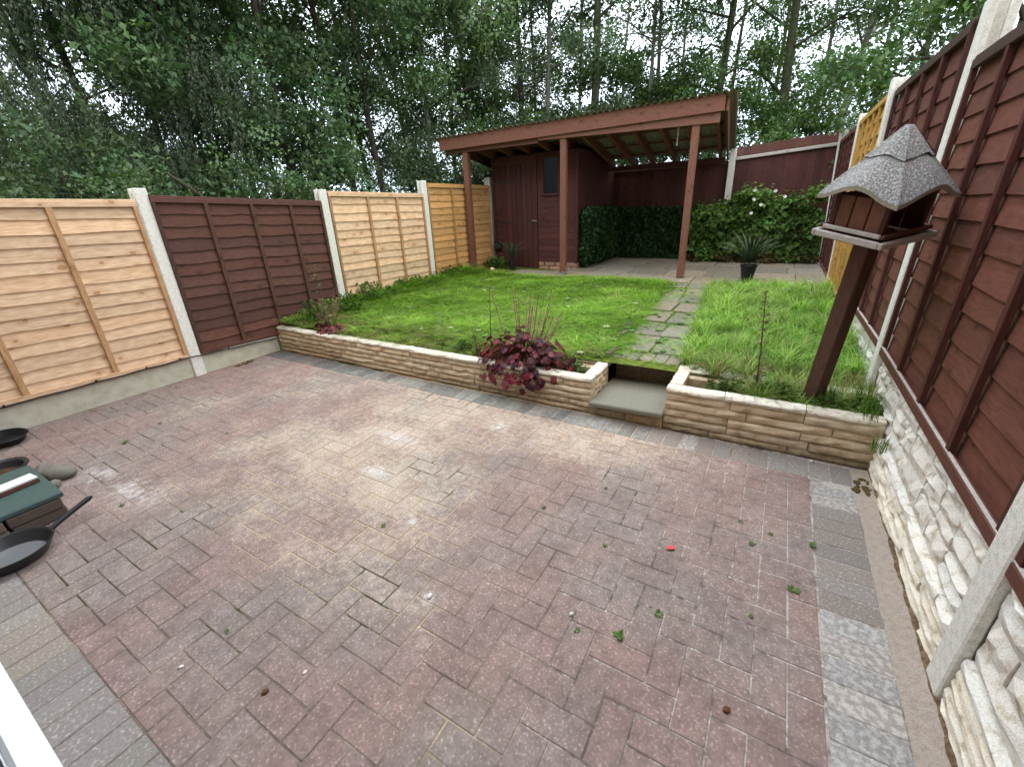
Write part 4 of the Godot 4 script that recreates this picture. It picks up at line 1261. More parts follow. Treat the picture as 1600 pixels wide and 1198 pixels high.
func tree(label: String, px: float, dist: float, h: float, hb: float, spread: float, dens: float, kind: String, tr: float, lean := Vector2.ZERO, group := "trees of the wood behind the garden") -> void:
	var dirn := heading(px)
	var base := Vector3(dirn.x * dist, -0.08, dirn.z * dist)
	var K = KIND[kind]
	var o := thing(kind + "_tree" if kind != "thorn" else "hawthorn_tree", label, "tree", base, 0.0, group)
	# trunk
	var pts := PackedVector3Array()
	var rad := PackedFloat32Array()
	var w1 := rnd(0, TAU)
	var n := 12
	for i in n + 1:
		var t := i / float(n)
		pts.append(Vector3(lean.x * t * h + 0.12 * sin(w1 + t * 5.0), t * h * 0.97, lean.y * t * h + 0.12 * cos(w1 * 2 + t * 4.0)) - Vector3(0.12 * sin(w1), 0, 0.12 * cos(w1 * 2)) * (1 if i else 1))
		rad.append(tr * (1.25 if i == 0 else 1.0 - 0.82 * t))
	var tb := MB.new()
	tb.tube(pts, rad, 9, false)
	put("trunk", tb.mesh(), mats[K.bark], o)
	var lb := MB.new()
	var clumps := []
	var nl := int(10 + h * 1.6)
	for k in nl:
		var f := clampf((k + rnd(0, 0.9)) / nl, 0, 0.99)
		var y := lerpf(hb, h, f)
		var ti := clampf(y / h, 0, 0.98) * n
		var p0: Vector3 = pts[int(ti)].lerp(pts[mini(int(ti) + 1, n)], ti - int(ti))
		var reach := spread * (0.45 + 0.75 * sin(PI * clampf(0.18 + f * 0.8, 0, 1))) * rnd(0.6, 1.15)
		var az := k * 2.4 + rnd(-0.5, 0.5)
		var rise := rnd(0.15, 0.75) if kind != "willow" else rnd(-0.1, 0.4)
		var tip := p0 + Vector3(cos(az) * reach, rise * reach, sin(az) * reach)
		var mid := (p0 + tip) * 0.5 + Vector3(rnd(-0.1, 0.1), 0.1 * reach, rnd(-0.1, 0.1))
		var r0: float = maxf(0.01, tr * 0.34 * (1.0 - 0.6 * f))
		lb.tube(PackedVector3Array([p0, mid, tip]), PackedFloat32Array([r0, r0 * 0.6, 0.006]), 5, false)
		var seen_h := y < 7.5
		var cnt := int(dens * (1.4 if px < 900 else 1.0) * (9.0 if seen_h else 4.0) * (0.7 + reach / spread))
		clumps.append([tip, Vector3(0.5, 0.38, 0.5) * rnd(0.75, 1.25) * (0.55 + 0.3 * spread), cnt])
		clumps.append([mid + Vector3(rnd(-0.3, 0.3), rnd(-0.1, 0.3), rnd(-0.3, 0.3)), Vector3(0.42, 0.32, 0.42) * rnd(0.7, 1.2) * (0.55 + 0.3 * spread), int(cnt * 0.6)])
		for q in 2:
			var side := tip.lerp(mid, rnd(0.1, 0.6)) + Vector3(rnd(-0.5, 0.5), rnd(-0.25, 0.4), rnd(-0.5, 0.5)) * spread * 0.6
			lb.tube(PackedVector3Array([mid, side]), PackedFloat32Array([r0 * 0.45, 0.004]), 4, false)
			clumps.append([side, Vector3(0.4, 0.3, 0.4) * rnd(0.7, 1.2) * (0.55 + 0.3 * spread), int(cnt * 0.5)])
	put("limbs", lb.mesh(), mats[K.bark], o)
	var sm := spray_mesh("spray_" + kind, 20, 0.34, K.leaf, 0.09, 0.1, 90 + kind.length()) if kind != "willow" else spray_mesh("spray_willow", 34, 0.2, K.leaf, 0.07, 0.0, 93)
	if kind == "willow":
		hang(o, clumps, K.tint)
	else:
		leaf_clumps(o, "crown", sm, clumps, K.tint * rnd(0.9, 1.2) * (1.2 if px < 900 else 1.0), 0.42, 1.1)

# fine hanging strands for the weeping tree
func hang(o: Node3D, clumps: Array, tint: Vector3) -> void:
	if not shared.has("strand"):
		var r := RandomNumberGenerator.new()
		r.seed = 8
		var b := MB.new()
		for i in 46:
			var t := r.randf()
			var p := Vector3(0.10 * sin(t * 2.2) + r.randf_range(-0.03, 0.03), -t * 0.95, r.randf_range(-0.035, 0.035))
			var a := r.randf_range(0, TAU)
			var d := Vector3(cos(a) * 0.55, -1.0, sin(a) * 0.55).normalized()
			var side := d.cross(Vector3(r.randf_range(-1, 1), 0.3, r.randf_range(-1, 1))).normalized()
			var l := r.randf_range(0.04, 0.07)
			var k := r.randf_range(0.7, 1.3)
			b.col = Color(k, k, k)
			b.leaf4(p, p + d * l * 0.45 + side * 0.011, p + d * l, p + d * l * 0.45 - side * 0.011)
		b.col = Color(0.6, 0.45, 0.4)
		b.tri(Vector3(-0.002, 0.02, 0), Vector3(0.002, 0.02, 0), Vector3(0.08, -0.9, 0))
		shared["strand"] = b.mesh()
	var where := []
	var tints := PackedColorArray()
	for c in clumps:
		var k0 := rnd(0.75, 1.25)
		for i in int(c[2] * 1.7):
			var d := Vector3(rng.randfn(), rng.randfn(), rng.randfn()).normalized() * pow(rng.randf(), 0.5)
			where.append(Transform3D(Basis.from_euler(Vector3(rnd(-0.2, 0.2), rnd(0, TAU), rnd(-0.25, 0.25))).scaled(Vector3.ONE * rnd(0.7, 1.3)), c[0] + d * c[1] * 1.3))
			var k := k0 * rnd(0.75, 1.25)
			tints.append(Color(tint.x * k, tint.y * k, tint.z * k))
	bake("crown", shared["strand"], mats["leaf"], where, tints, o)

func bush(label: String, px: float, dist: float, size: Vector3, count: int, kind: String, tintk := 1.0) -> void:
	var dirn := heading(px)
	var base := Vector3(dirn.x * dist, -0.08, dirn.z * dist)
	var K = KIND[kind]
	var o := thing("bush", label, "bush", base, 0.0, "bushes behind the fences")
	var sb := MB.new()
	var clumps := []
	for k in 26:
		var a := rnd(0, TAU)
		var f := sqrt(rng.randf())
		var y := size.y * rnd(0.12, 0.97)
		var p := Vector3(cos(a) * f * size.x, y, sin(a) * f * size.z)
		sb.tube(PackedVector3Array([Vector3(cos(a) * 0.12, 0, sin(a) * 0.12), p * Vector3(0.5, 0.55, 0.5), p]), PackedFloat32Array([0.025, 0.015, 0.005]), 4, false)
		clumps.append([p, Vector3(0.5, 0.42, 0.5) * rnd(0.7, 1.25), count / 26])
	put("stems", sb.mesh(), mats["bark"], o)
	leaf_clumps(o, "foliage", spray_mesh("spray_" + kind, 20, 0.34, K.leaf, 0.09, 0.1, 90 + kind.length()), clumps, K.tint * tintk * 1.15, 0.4, 0.85)

func build_trees() -> void:
	# nearest row, left to right
	tree("weeping silvery-green willow at the far left edge, overhanging the pale fence", -70, 9.5, 9.5, 1.6, 1.9, 2.1, "willow", 0.08)
	tree("weeping willow second from the left, its fine strands behind the concrete post", 150, 10.0, 10.0, 1.8, 1.9, 1.9, "willow", 0.07)
	tree("leafy dark alder right of the weeping willows", 265, 9.5, 9.5, 1.4, 1.5, 1.1, "alder", 0.09)
	tree("slim alder showing pale sky around its stem, behind the dark brown panel", 350, 11.5, 10.5, 2.4, 1.5, 0.9, "birch", 0.07)
	tree("dense alder behind the middle of the dark brown panel", 430, 9.8, 9.5, 1.3, 1.6, 1.15, "alder", 0.08)
	tree("half-bare thorn with dark leafless limbs above the second concrete post", 530, 10.6, 10.0, 3.4, 1.4, 0.8, "thorn", 0.085)
	tree("bushy alder behind the middle pale panel", 590, 10.3, 9.0, 1.0, 1.6, 1.15, "alder", 0.08)
	tree("birch with grey-green leaves above the third concrete post", 655, 11.6, 10.5, 1.2, 1.6, 1.05, "birch", 0.075)
	tree("dense maple above the left end of the shelter beam", 735, 11.8, 10.0, 1.2, 1.7, 1.0, "maple", 0.09)
	tree("dark thorn tree behind the shed roof", 805, 13.2, 10.0, 1.4, 1.6, 1.05, "thorn", 0.1)
	tree("birch with drooping grey leaves over the shelter's middle post", 850, 12.4, 10.5, 1.6, 1.5, 0.9, "birch", 0.08)
	tree("straight thick ivy-clad trunk rising behind the shelter roof", 921, 12.6, 13.0, 5.6, 1.5, 0.55, "maple", 0.13)
	tree("yellow-green young maple left of the twin stems, above the shelter beam", 965, 14.0, 5.2, 1.2, 1.5, 1.1, "maple", 0.06)
	tree("tall thin bare-stemmed birch with sky on both sides, behind the roof", 1012, 14.0, 12.0, 5.0, 1.3, 0.5, "birch", 0.07, Vector2(-0.02, 0))
	tree("twin birch stem just right of the tall thin birch", 1024, 14.6, 12.0, 4.6, 1.3, 0.5, "birch", 0.075, Vector2(0.015, 0))
	tree("ivy-wrapped maple left of the shelter roof's right end", 1118, 13.5, 11.5, 2.6, 1.5, 0.75, "maple", 0.12)
	tree("low bright green maple behind the right half of the shelter beam", 1060, 15.2, 4.6, 1.0, 1.4, 1.1, "maple", 0.06)
	tree("maple with a dark upright trunk right of the shelter roof", 1237, 13.6, 11.5, 1.6, 1.7, 0.8, "maple", 0.14)
	tree("leaning birch stem with open sky to its right", 1305, 14.5, 11.5, 4.2, 1.2, 0.5, "birch", 0.1, Vector2(0.12, -0.02))
	tree("leafy maple overhanging the right fence behind the tall concrete post", 1475, 10.5, 9.0, 1.5, 1.7, 0.95, "maple", 0.1)
	tree("dark alder at the right edge behind the fence", 1590, 9.5, 9.0, 1.5, 1.7, 0.9, "alder", 0.1)
	# second row, further in
	var far := [[80, 13.5, "alder"], [215, 14.5, "thorn"], [310, 15.5, "birch"], [400, 14.0, "alder"], [480, 15.0, "birch"], [560, 14.5, "alder"], [625, 15.5, "thorn"], [700, 15.0, "alder"], [770, 16.5, "birch"], [830, 17.0, "alder"], [900, 18.0, "birch"], [985, 19.0, "birch"], [1075, 19.0, "birch"], [1150, 17.5, "alder"], [1200, 18.5, "thorn"], [1270, 18.0, "birch"], [1380, 17.0, "birch"], [1440, 15.0, "alder"]]
	var words := ["beyond the first willow", "beyond the gap right of the second willow", "behind the slim alder", "between the two dense alders", "left of the half-bare thorn", "behind the half-bare thorn", "behind the bushy alder", "left of the dense maple", "behind the dark thorn tree", "behind the shed's drooping birch", "left of the thick ivy-clad trunk", "between the ivy-clad trunk and the twin birches", "right of the twin birches", "behind the roof's right end", "behind the maple right of the roof", "left of the leaning birch", "in the gap right of the leaning birch", "behind the tall concrete post"]
	for i in far.size():
		var f = far[i]
		var open: bool = f[0] > 860
		tree("distant %s deep in the wood %s" % [{"alder": "dark alder", "birch": "slender birch", "thorn": "thorn"}[f[2]], words[i]], f[0], f[1], rnd(10.5, 12.5), 2.2 if open else 1.2, 1.5 if open else 1.7, 0.5 if open else 0.85, f[2], 0.08, Vector2.ZERO, "trees deeper in the wood")
	bush("dark green bush behind the nearest pale panel at the left edge", 60, 7.6, Vector3(1.3, 2.6, 1.0), 620, "thorn")
	bush("green bush behind the first left concrete post", 215, 8.6, Vector3(1.1, 2.3, 1.0), 420, "alder")
	bush("rounded bush behind the right half of the dark brown panel", 430, 8.2, Vector3(1.1, 2.5, 0.9), 480, "alder")
	bush("bush behind the pale panel right of the dark brown one", 575, 9.2, Vector3(1.2, 2.4, 1.0), 480, "thorn")
	bush("bush behind the orange panel beside the shed", 715, 10.6, Vector3(1.1, 2.5, 1.0), 420, "alder")
	bush("big leafy bush beyond the back fence, right of the shelter roof", 1215, 12.6, Vector3(1.5, 3.7, 1.2), 1100, "maple")
	bush("low green bush beyond the far right corner post", 1335, 13.0, Vector3(1.0, 2.9, 1.0), 420, "maple", 1.15)
	bush("bush over the right fence behind the bird table", 1430, 9.5, Vector3(0.9, 3.0, 0.9), 420, "alder")
	var st := thing("stick", "bare brown stick leaning behind the dark brown panel", "stick", Vector3(-5.6, 0.0, -2.75))
	var sb := MB.new()
	sb.tube(PackedVector3Array([Vector3(0, 0, -0.9), Vector3(0, 1.754, 0.04), Vector3(0, 1.96, 0.3)]), PackedFloat32Array([0.025, 0.016, 0.012]), 6)
	put("shaft", sb.mesh(), mats["bark"], st)

func hedge_leaf(id: String, size: Vector2, sd: int) -> ArrayMesh:
	return spray_mesh(id, 9, 0.1, size, 0.06, 0.04, sd)

func build_hedges() -> void:
	# artificial ivy screens on the shed's side and on the back fence
	var scr := [["dark ivy leaf screen fixed along the side of the shed", Vector3(-3.09, 0.45, -7.72), Vector3(-3.09, 0.45, -9.4), Vector3(1, 0, 0), 0.93, 2300], ["dark ivy leaf screen along the back fence under the shelter", Vector3(-3.0, 0.38, -9.53), Vector3(-1.2, 0.38, -9.53), Vector3(0, 0, 1), 0.95, 2300]]
	for s in scr:
		var A: Vector3 = s[1]
		var B: Vector3 = s[2]
		var o := thing("ivy_screen", s[0], "hedge screen", (A + B) * 0.5, 0.0, "ivy screens under the shelter")
		var where := []
		var tints := PackedColorArray()
		for i in s[5]:
			var p: Vector3 = A.lerp(B, rng.randf()) + Vector3.UP * rnd(0, s[4]) + s[3] * rnd(0.0, 0.07) - o.position
			where.append(Transform3D(rand_basis(rnd(0.6, 1.1)), p))
			var k := rnd(0.6, 1.3)
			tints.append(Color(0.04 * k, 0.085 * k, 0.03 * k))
		bake("foliage", hedge_leaf("ivy", Vector2(0.075, 0.06), 61), mats["leaf"], where, tints, o)
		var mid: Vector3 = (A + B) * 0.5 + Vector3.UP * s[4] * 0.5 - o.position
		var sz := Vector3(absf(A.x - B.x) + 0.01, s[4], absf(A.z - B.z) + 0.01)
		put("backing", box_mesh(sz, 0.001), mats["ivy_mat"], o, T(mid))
	# climbing hedge in the right corner with white bindweed flowers
	var h := thing("bindweed_hedge", "sprawling green climber with white flowers against the back fence", "hedge", Vector3(-0.4, 0.36, -9.3))
	var clumps := []
	var sb := MB.new()
	for k in 80:
		var x := rnd(-1.0, 1.02)
		var y := rnd(0.05, 1.17 if x > -0.55 else 0.95)
		var p := Vector3(x, y, rnd(-0.1, 0.12))
		clumps.append([p, Vector3(0.17, 0.15, 0.11), 22])
		if k % 3 == 0: sb.tube(PackedVector3Array([Vector3(x * 0.8, -0.05, -0.05), p * Vector3(0.9, 0.5, 1), p]), PackedFloat32Array([0.008, 0.006, 0.003]), 4, false)
	put("stems", sb.mesh(), mats["bark"], h)
	leaf_clumps(h, "foliage", hedge_leaf("bind", Vector2(0.085, 0.075), 62), clumps, Vector3(0.13, 0.235, 0.06), 0.35, 0.95)
	var dead := []
	for k in 12: dead.append([Vector3(rnd(-1.1, 0.9), rnd(0.0, 0.15), rnd(0.1, 0.35)), Vector3(0.16, 0.09, 0.12), 22])
	leaf_clumps(h, "dry_litter", hedge_leaf("bind", Vector2(0.085, 0.075), 62), dead, Vector3(0.10, 0.085, 0.035), 0.4, 0.7)
	if not shared.has("flower"):
		var fb := MB.new()
		fb.lathe(PackedVector2Array([Vector2(0.002, -0.03), Vector2(0.006, -0.01), Vector2(0.016, 0.006), Vector2(0.026, 0.009)]), 12)
		shared["flower"] = fb.mesh()
	for q in [[-0.495, 1.569], [-0.19, 1.544], [-0.041, 1.446], [-0.492, 1.424], [-0.369, 1.336], [-0.498, 1.203]]:
		put("flower", shared["flower"], mats["white_paint"], h, Transform3D(Basis.from_euler(Vector3(1.3 + rnd(-0.3, 0.3), rnd(-0.4, 0.4), 0)), Vector3(q[0], q[1], -8.98) - h.position))

# ---------------------------------------------------------------- bird table
func build_bird_table() -> void:
	var o := thing("bird_table", "leaning wooden bird table with a mossy grey hipped roof in the planter", "bird table", Vector3(0.338, 0.30, -3.058))
	o.basis = Basis(Vector3(0, 0, 1), -0.051) * Basis(Vector3(1, 0, 0), 0.192) * Basis(Vector3.UP, 0.86)
	put("post", box_mesh(Vector3(0.085, 1.12, 0.085), 0.006), mats["brownv1"], o, T(Vector3(0, 0.44, 0)))
	var a := 0.166
	put("floor", box_mesh(Vector3(2 * a, 0.022, 2 * a), 0.003), mats["rust1"], o, T(Vector3(0, 1.012, 0)))
	for s in [-1, 1]:
		put("rim", box_mesh(Vector3(2 * a + 0.03, 0.03, 0.02), 0.004), mats["grey_rail"], o, T(Vector3(0, 1.022, s * (a + 0.005))))
		put("rim", box_mesh(Vector3(0.02, 0.03, 2 * a - 0.012), 0.004), mats["grey_rail"], o, T(Vector3(s * (a + 0.005), 1.022, 0)))
		put("rim", box_mesh(Vector3(2 * a - 0.01, 0.02, 0.016), 0.004), mats["brown1"], o, T(Vector3(0, 1.055, s * (a - 0.012))))
		put("rim", box_mesh(Vector3(0.016, 0.02, 2 * a - 0.045), 0.004), mats["grey_rail"], o, T(Vector3(s * (a - 0.012), 1.055, 0)))
	# house walls set inside: planks with gaps
	var w := 0.122
	for side in 4:
		var bs := Basis(Vector3.UP, side * PI / 2)
		for k in 3:
			if side == 0: continue
			put("wall_plank", box_mesh(Vector3(2 * w / 3.0 - 0.006, 0.17, 0.014), 0.003), mats["rustv%d" % (k % 3)] if side == 1 else mats["timberv%d" % (k % 3)], o, Transform3D(bs, bs * Vector3(-w + (k + 0.5) * 2 * w / 3.0, 1.12, w)))
		put("corner_post", box_mesh(Vector3(0.025, 0.19, 0.025), 0.003), mats["rustv0"], o, T(bs * Vector3(w, 1.125, w)))
	# hipped roof with an arched eave on each side
	var e := 0.192
	var h2 := 1.205
	var h3 := 1.475
	var rb := MB.new()
	var eb := MB.new()
	var nseg := 12
	var f := noise(20.0, 5, 3)
	for side in 4:
		var bs := Basis(Vector3.UP, side * PI / 2)
		for shell in 2:
			var rows := 8
			var pt := func(i: int, j: int) -> Vector3:
				var u := -1.0 + 2.0 * i / nseg
				var t := j / float(rows)
				var arch := 0.062 * pow(cos(u * PI * 0.5), 2.0) * pow(1 - t, 1.5)
				var ee := e * (1 - t)
				var out: float = ee + 0.02 * (1 - t) * pow(cos(u * PI * 0.5), 2.0)
				var y := lerpf(h2, h3, pow(t, 0.92)) + arch - shell * 0.016
				var bump := 0.004 * f.get_noise_3d(u + side * 3.0, t * 2, 0.0)
				return bs * Vector3(u * ee, y + bump, out - shell * 0.004)
			for j in rows:
				for i in nseg:
					if shell == 0: rb.quad(pt.call(i, j), pt.call(i + 1, j), pt.call(i + 1, j + 1), pt.call(i, j + 1))
					else: rb.quad(pt.call(i + 1, j), pt.call(i, j), pt.call(i, j + 1), pt.call(i + 1, j + 1))
			if shell == 0:
				for i in nseg:
					var p0: Vector3 = pt.call(i, 0)
					var p1: Vector3 = pt.call(i + 1, 0)
					eb.quad(p1 + p1 * Vector3(0.012, 0, 0.012), p0 + p0 * Vector3(0.012, 0, 0.012), p0 - Vector3(0, 0.019, 0), p1 - Vector3(0, 0.019, 0))
	var roof := put("roof", rb.mesh(), mats["lichen"], o)
	put("eave_trim", eb.mesh(), mats["eave"], roof)
	# gable infill under each arch and the cap on top
	var cb := MB.new()
	for side in 4:
		var bs := Basis(Vector3.UP, side * PI / 2)
		var c := 0.092
		for i in 6:
			var u0 := -1.0 + i / 3.0
			var u1 := -1.0 + (i + 1) / 3.0
			var lo := h3 - 0.108
			var y0 := lo - 0.008 * absf(sin(i * 2.3))
			var y1 := lo - 0.008 * absf(sin((i + 1) * 2.3))
			var w0 := pow(cos(u0 * PI * 0.5), 2.0)
			var w1 := pow(cos(u1 * PI * 0.5), 2.0)
			cb.quad(bs * Vector3(u0 * c, y0 + 0.02 * w0, c + 0.012 * w0), bs * Vector3(u1 * c, y1 + 0.02 * w1, c + 0.012 * w1), bs * Vector3(u1 * 0.012, h3 + 0.01, 0.012), bs * Vector3(u0 * 0.012, h3 + 0.01, 0.012))
	cb.quad(Vector3(-0.012, h3 + 0.01, 0.012), Vector3(0.012, h3 + 0.01, 0.012), Vector3(0.012, h3 + 0.01, -0.012), Vector3(-0.012, h3 + 0.01, -0.012))
	put("ridge_cap", cb.mesh(), mats["lichen"], roof)

# ---------------------------------------------------------------- clutter at the lower left, litter
func build_clutter() -> void:
	# brick plinth with a dark green slab
	var p := thing("brick_plinth", "low plinth of dark bricks at the left edge of the patio", "plinth", Vector3(-3.46, 0, -0.14))
	for r in 2:
		for i in 3:
			var z := -0.14 + i * 0.222 + 0.004 * r
			put("brick", box_mesh(Vector3(0.1, 0.056, 0.212), 0.005), mats["oldbrick%d" % (rng.randi() % 3)], p, Transform3D(Basis(Vector3.UP, rnd(-0.03, 0.03)), Vector3(0.235 + rnd(-0.006, 0.004), 0.029 + 0.06 * r, z)))
			put("brick", box_mesh(Vector3(0.1, 0.056, 0.212), 0.005), mats["oldbrick%d" % (rng.randi() % 3)], p, Transform3D(Basis(Vector3.UP, rnd(-0.03, 0.03)), Vector3(-0.24 + rnd(-0.006, 0.004), 0.029 + 0.06 * r, z)))
		put("brick", box_mesh(Vector3(0.34, 0.056, 0.1), 0.005), mats["oldbrick1"], p, T(Vector3(0, 0.029 + 0.06 * r, -0.2 + 0.01 * r)))
	var s := thing("green_slab", "dark green slab lying on the brick plinth", "slab", Vector3(-3.46, 0.12, -0.14))
	put("slab", box_mesh(Vector3(0.58, 0.03, 0.54), 0.006), mats["green_slab"], s, T(Vector3(0, 0.0155, 0.01)))
	var pl := thing("wood_offcut", "short plank with a white top lying on the green slab", "plank", Vector3(-3.44, 0.152, -0.17))
	put("plank", box_mesh(Vector3(0.09, 0.022, 0.4), 0.003), mats["brown1"], pl, Transform3D(Basis(Vector3.UP, 0.12), Vector3(0, 0.0115, 0)))
	put("white_top", box_mesh(Vector3(0.086, 0.012, 0.395), 0.002), mats["white_paint"], pl, Transform3D(Basis(Vector3.UP, 0.12), Vector3(-0.002, 0.0295, 0)))
	# frying pan
	var pan := thing("frying_pan", "deep black frying pan on the ground in front of the brick plinth", "pan", Vector3(-2.965, 0, -0.12))
	var b := MB.new()
	b.lathe(PackedVector2Array([Vector2(0.0, 0.003), Vector2(0.118, 0.003), Vector2(0.128, 0.01), Vector2(0.158, 0.064), Vector2(0.162, 0.067), Vector2(0.16, 0.07), Vector2(0.153, 0.066)]), 40)
	b.lathe(PackedVector2Array([Vector2(0.153, 0.066), Vector2(0.122, 0.014), Vector2(0.112, 0.010)]), 40)
	put("body", b.mesh(), mats["iron"], pan)
	var pb := MB.new()
	pb.lathe(PackedVector2Array([Vector2(0.118, 0.0125), Vector2(0.0, 0.0125)]), 40)
	put("cooking_surface", pb.mesh(), mats["panin"], pan)
	var hb := MB.new()
	hb.tube(PackedVector3Array([Vector3(-0.02, 0.056, -0.15), Vector3(-0.035, 0.07, -0.19), Vector3(-0.075, 0.083, -0.27), Vector3(-0.12, 0.088, -0.345), Vector3(-0.128, 0.088, -0.36)]), PackedFloat32Array([0.012, 0.012, 0.013, 0.014, 0.008]), 10)
	put("handle", hb.mesh(), mats["black"], pan)
	# black tray, ring and stones beyond
	var tr := thing("black_tray", "shallow black plastic tray by the gravel board at the left edge", "tray", Vector3(-4.78, 0, -0.46), 0.2)
	var tb := MB.new()
	tb.lathe(PackedVector2Array([Vector2(0.0, 0.006), Vector2(0.16, 0.006), Vector2(0.2, 0.05), Vector2(0.215, 0.055), Vector2(0.205, 0.06), Vector2(0.155, 0.014), Vector2(0.0, 0.014)]), 20)
	put("dish", tb.mesh(), mats["black"], tr, Transform3D(Basis().scaled(Vector3(0.8, 1, 0.62)), Vector3.ZERO))
	var ring := thing("black_bowl", "black rimmed bowl behind the green slab at the left edge", "bowl", Vector3(-3.95, 0, -0.3))
	var qb := MB.new()
	qb.lathe(PackedVector2Array([Vector2(0.0, 0.01), Vector2(0.08, 0.01), Vector2(0.12, 0.10), Vector2(0.135, 0.115), Vector2(0.13, 0.125), Vector2(0.11, 0.115), Vector2(0.08, 0.03)]), 24)
	put("rim", qb.mesh(), mats["iron"], ring)
	var qs := MB.new()
	qs.lathe(PackedVector2Array([Vector2(0.1, 0.075), Vector2(0.0, 0.08)]), 24)
	put("contents", qs.mesh(), mats["soil"], ring)
	var stones := [[-3.72, -0.5, 0.075, 0.05, "rounded grey stone just behind the green slab's corner"], [-3.83, -0.455, 0.06, 0.055, "flat grey stone left of the rounded one behind the green slab"], [-3.62, -0.44, 0.035, 0.03, "small grey pebble touching the green slab's corner"]]
	for q in stones:
		var so := thing("loose_stone", q[4], "stone", Vector3(q[0], 0, q[1]), rnd(0, 3), "loose stones behind the green slab")
		put("rock", rock_mesh(rng.randi() % 3), mats["grey_stone"], so, Transform3D(Basis().scaled(Vector3(q[2], q[3], q[2] * 0.8)), Vector3(0, q[3] * 0.75, 0)))
	# mound and litter in the garden
	var md := thing("soil_mound", "dark heap of soil round the foot of the left shelter post", "soil heap", Vector3(-4.86, 0.34, -6.72))
	put("heap", rock_mesh(1), mats["soil"], md, Transform3D(Basis().scaled(Vector3(0.2, 0.09, 0.17)), Vector3(0.02, 0.03, 0)))
	var mu := thing("mushroom", "cream mushroom standing in the grass before the shed", "mushroom", Vector3(-4.45, lawn_y(-4.45, -6.75), -6.75))
	var mb := MB.new()
	mb.lathe(PackedVector2Array([Vector2(0.014, 0), Vector2(0.011, 0.055)]), 10)
	put("stalk", mb.mesh(), mats["white_paint"], mu)
	var mc := MB.new()
	mc.lathe(PackedVector2Array([Vector2(0.0, 0.052), Vector2(0.04, 0.05), Vector2(0.043, 0.056), Vector2(0.034, 0.075), Vector2(0.015, 0.086), Vector2(0.0, 0.088)]), 14)
	put("cap", mc.mesh(), mats["cream_cap"], mu)
	for q in [[0.16, -6.2, 0.055, "crumpled white litter in the long grass right of the path"], [0.45, -7.25, 0.035, "small white scrap on the ground right of the potted yucca"]]:
		var li := thing("litter", q[3], "litter", Vector3(q[0], lawn_y(q[0], q[1]) + (0.05 if q[1] > -7 else 0.0), q[1]), 0.0, "white litter")
		put("scrap", rock_mesh(2), mats["white_paint"], li, Transform3D(Basis().scaled(Vector3(q[2], q[2] * 0.45, q[2] * 0.7)), Vector3(0, q[2] * 0.4, 0)))
	# pebbles, scraps and leaves on the paving
	var bits := [[-0.468, -1.137, 0.014, "white_paint", "white pebble in the middle of the near paving"], [-1.62, -0.26, 0.013, "white_paint", "white chip near the front border of the paving"], [-1.02, -0.93, 0.02, "white_paint", "pale mortar crumb in the sandy patch"], [0.38, -2.79, 0.02, "white_paint", "white chip at the foot of the right planter wall"], [-1.2, -0.47, 0.012, "white_paint", "small white chip near the lower edge of the picture"], [0.096, -1.052, 0.018, "dead_leaf", "dark brown curled leaf near the grey border"], [-1.26, -0.36, 0.017, "dead_leaf", "dark crumb in a joint near the front border"], [0.05, -1.62, 0.009, "white_paint", "tiny white chip left of the weeds"]]
	for q in bits:
		var bo := thing("pebble" if q[3] == "white_paint" else "dead_leaf", q[4], "pebble" if q[3] == "white_paint" else "leaf", Vector3(q[0], 0, q[1]), rnd(0, 3), "bits lying on the paving")
		put("piece", rock_mesh(rng.randi() % 3), mats["chip" if q[3] == "white_paint" else q[3]], bo, Transform3D(Basis().scaled(Vector3(q[2], q[2] * 0.6, q[2] * 0.75) * 0.7), Vector3(0, q[2] * 0.3, 0)))
	for q in [[0.60, -2.60, 0.05, "mossy brown leaf litter in the corner of mortar strip and planter"], [-4.88, -2.33, 0.04, "moss cushion at the foot of the short gravel board"]]:
		var mo := thing("moss_clump", q[3], "moss", Vector3(q[0], 0.0, q[1]), 0.0, "moss at the edges of the paving")
		for k in 16:
			put("cushion", rock_mesh(k % 3), mats["moss"], mo, Transform3D(Basis().scaled(Vector3(rnd(0.2, 0.45), 0.14, rnd(0.25, 0.6)) * q[2]), Vector3(rnd(-0.04, 0.05), 0.005, rnd(-0.1, 0.1))))
	var rl := thing("red_petal", "bright red petal lying on the paving", "petal", Vector3(-0.203, 0.002, -1.673))
	var lb := MB.new()
	for s2 in [-1.0, 1.0]:
		lb.quad(Vector3(-0.022, 0.002, 0), Vector3(-0.006, 0.008, 0.011 * s2), Vector3(0.016, 0.008, 0.009 * s2), Vector3(0.022, 0.002, 0))
	put("petal", lb.mesh(), mats["red_leaf"], rl, T(Vector3(0, 0.002, 0), Basis(Vector3.UP, 0.6)))

func rock_mesh(sd: int) -> ArrayMesh:
	var id := "rock%d" % sd
	if shared.has(id): return shared[id]
	var f := noise(0.9, 300 + sd, 3)
	var s := SphereMesh.new()
	s.radial_segments = 14
	s.rings = 8
	s.radius = 1.0
	s.height = 2.0
	var arr := s.get_mesh_arrays()
	var v: PackedVector3Array = arr[Mesh.ARRAY_VERTEX]
	for i in v.size(): v[i] = v[i] * (1.0 + 0.28 * f.get_noise_3dv(v[i]))
	var st := SurfaceTool.new()
	st.begin(Mesh.PRIMITIVE_TRIANGLES)
	for i in arr[Mesh.ARRAY_INDEX]: st.add_vertex(v[i])
	st.generate_normals()
	shared[id] = st.commit()
	return shared[id]

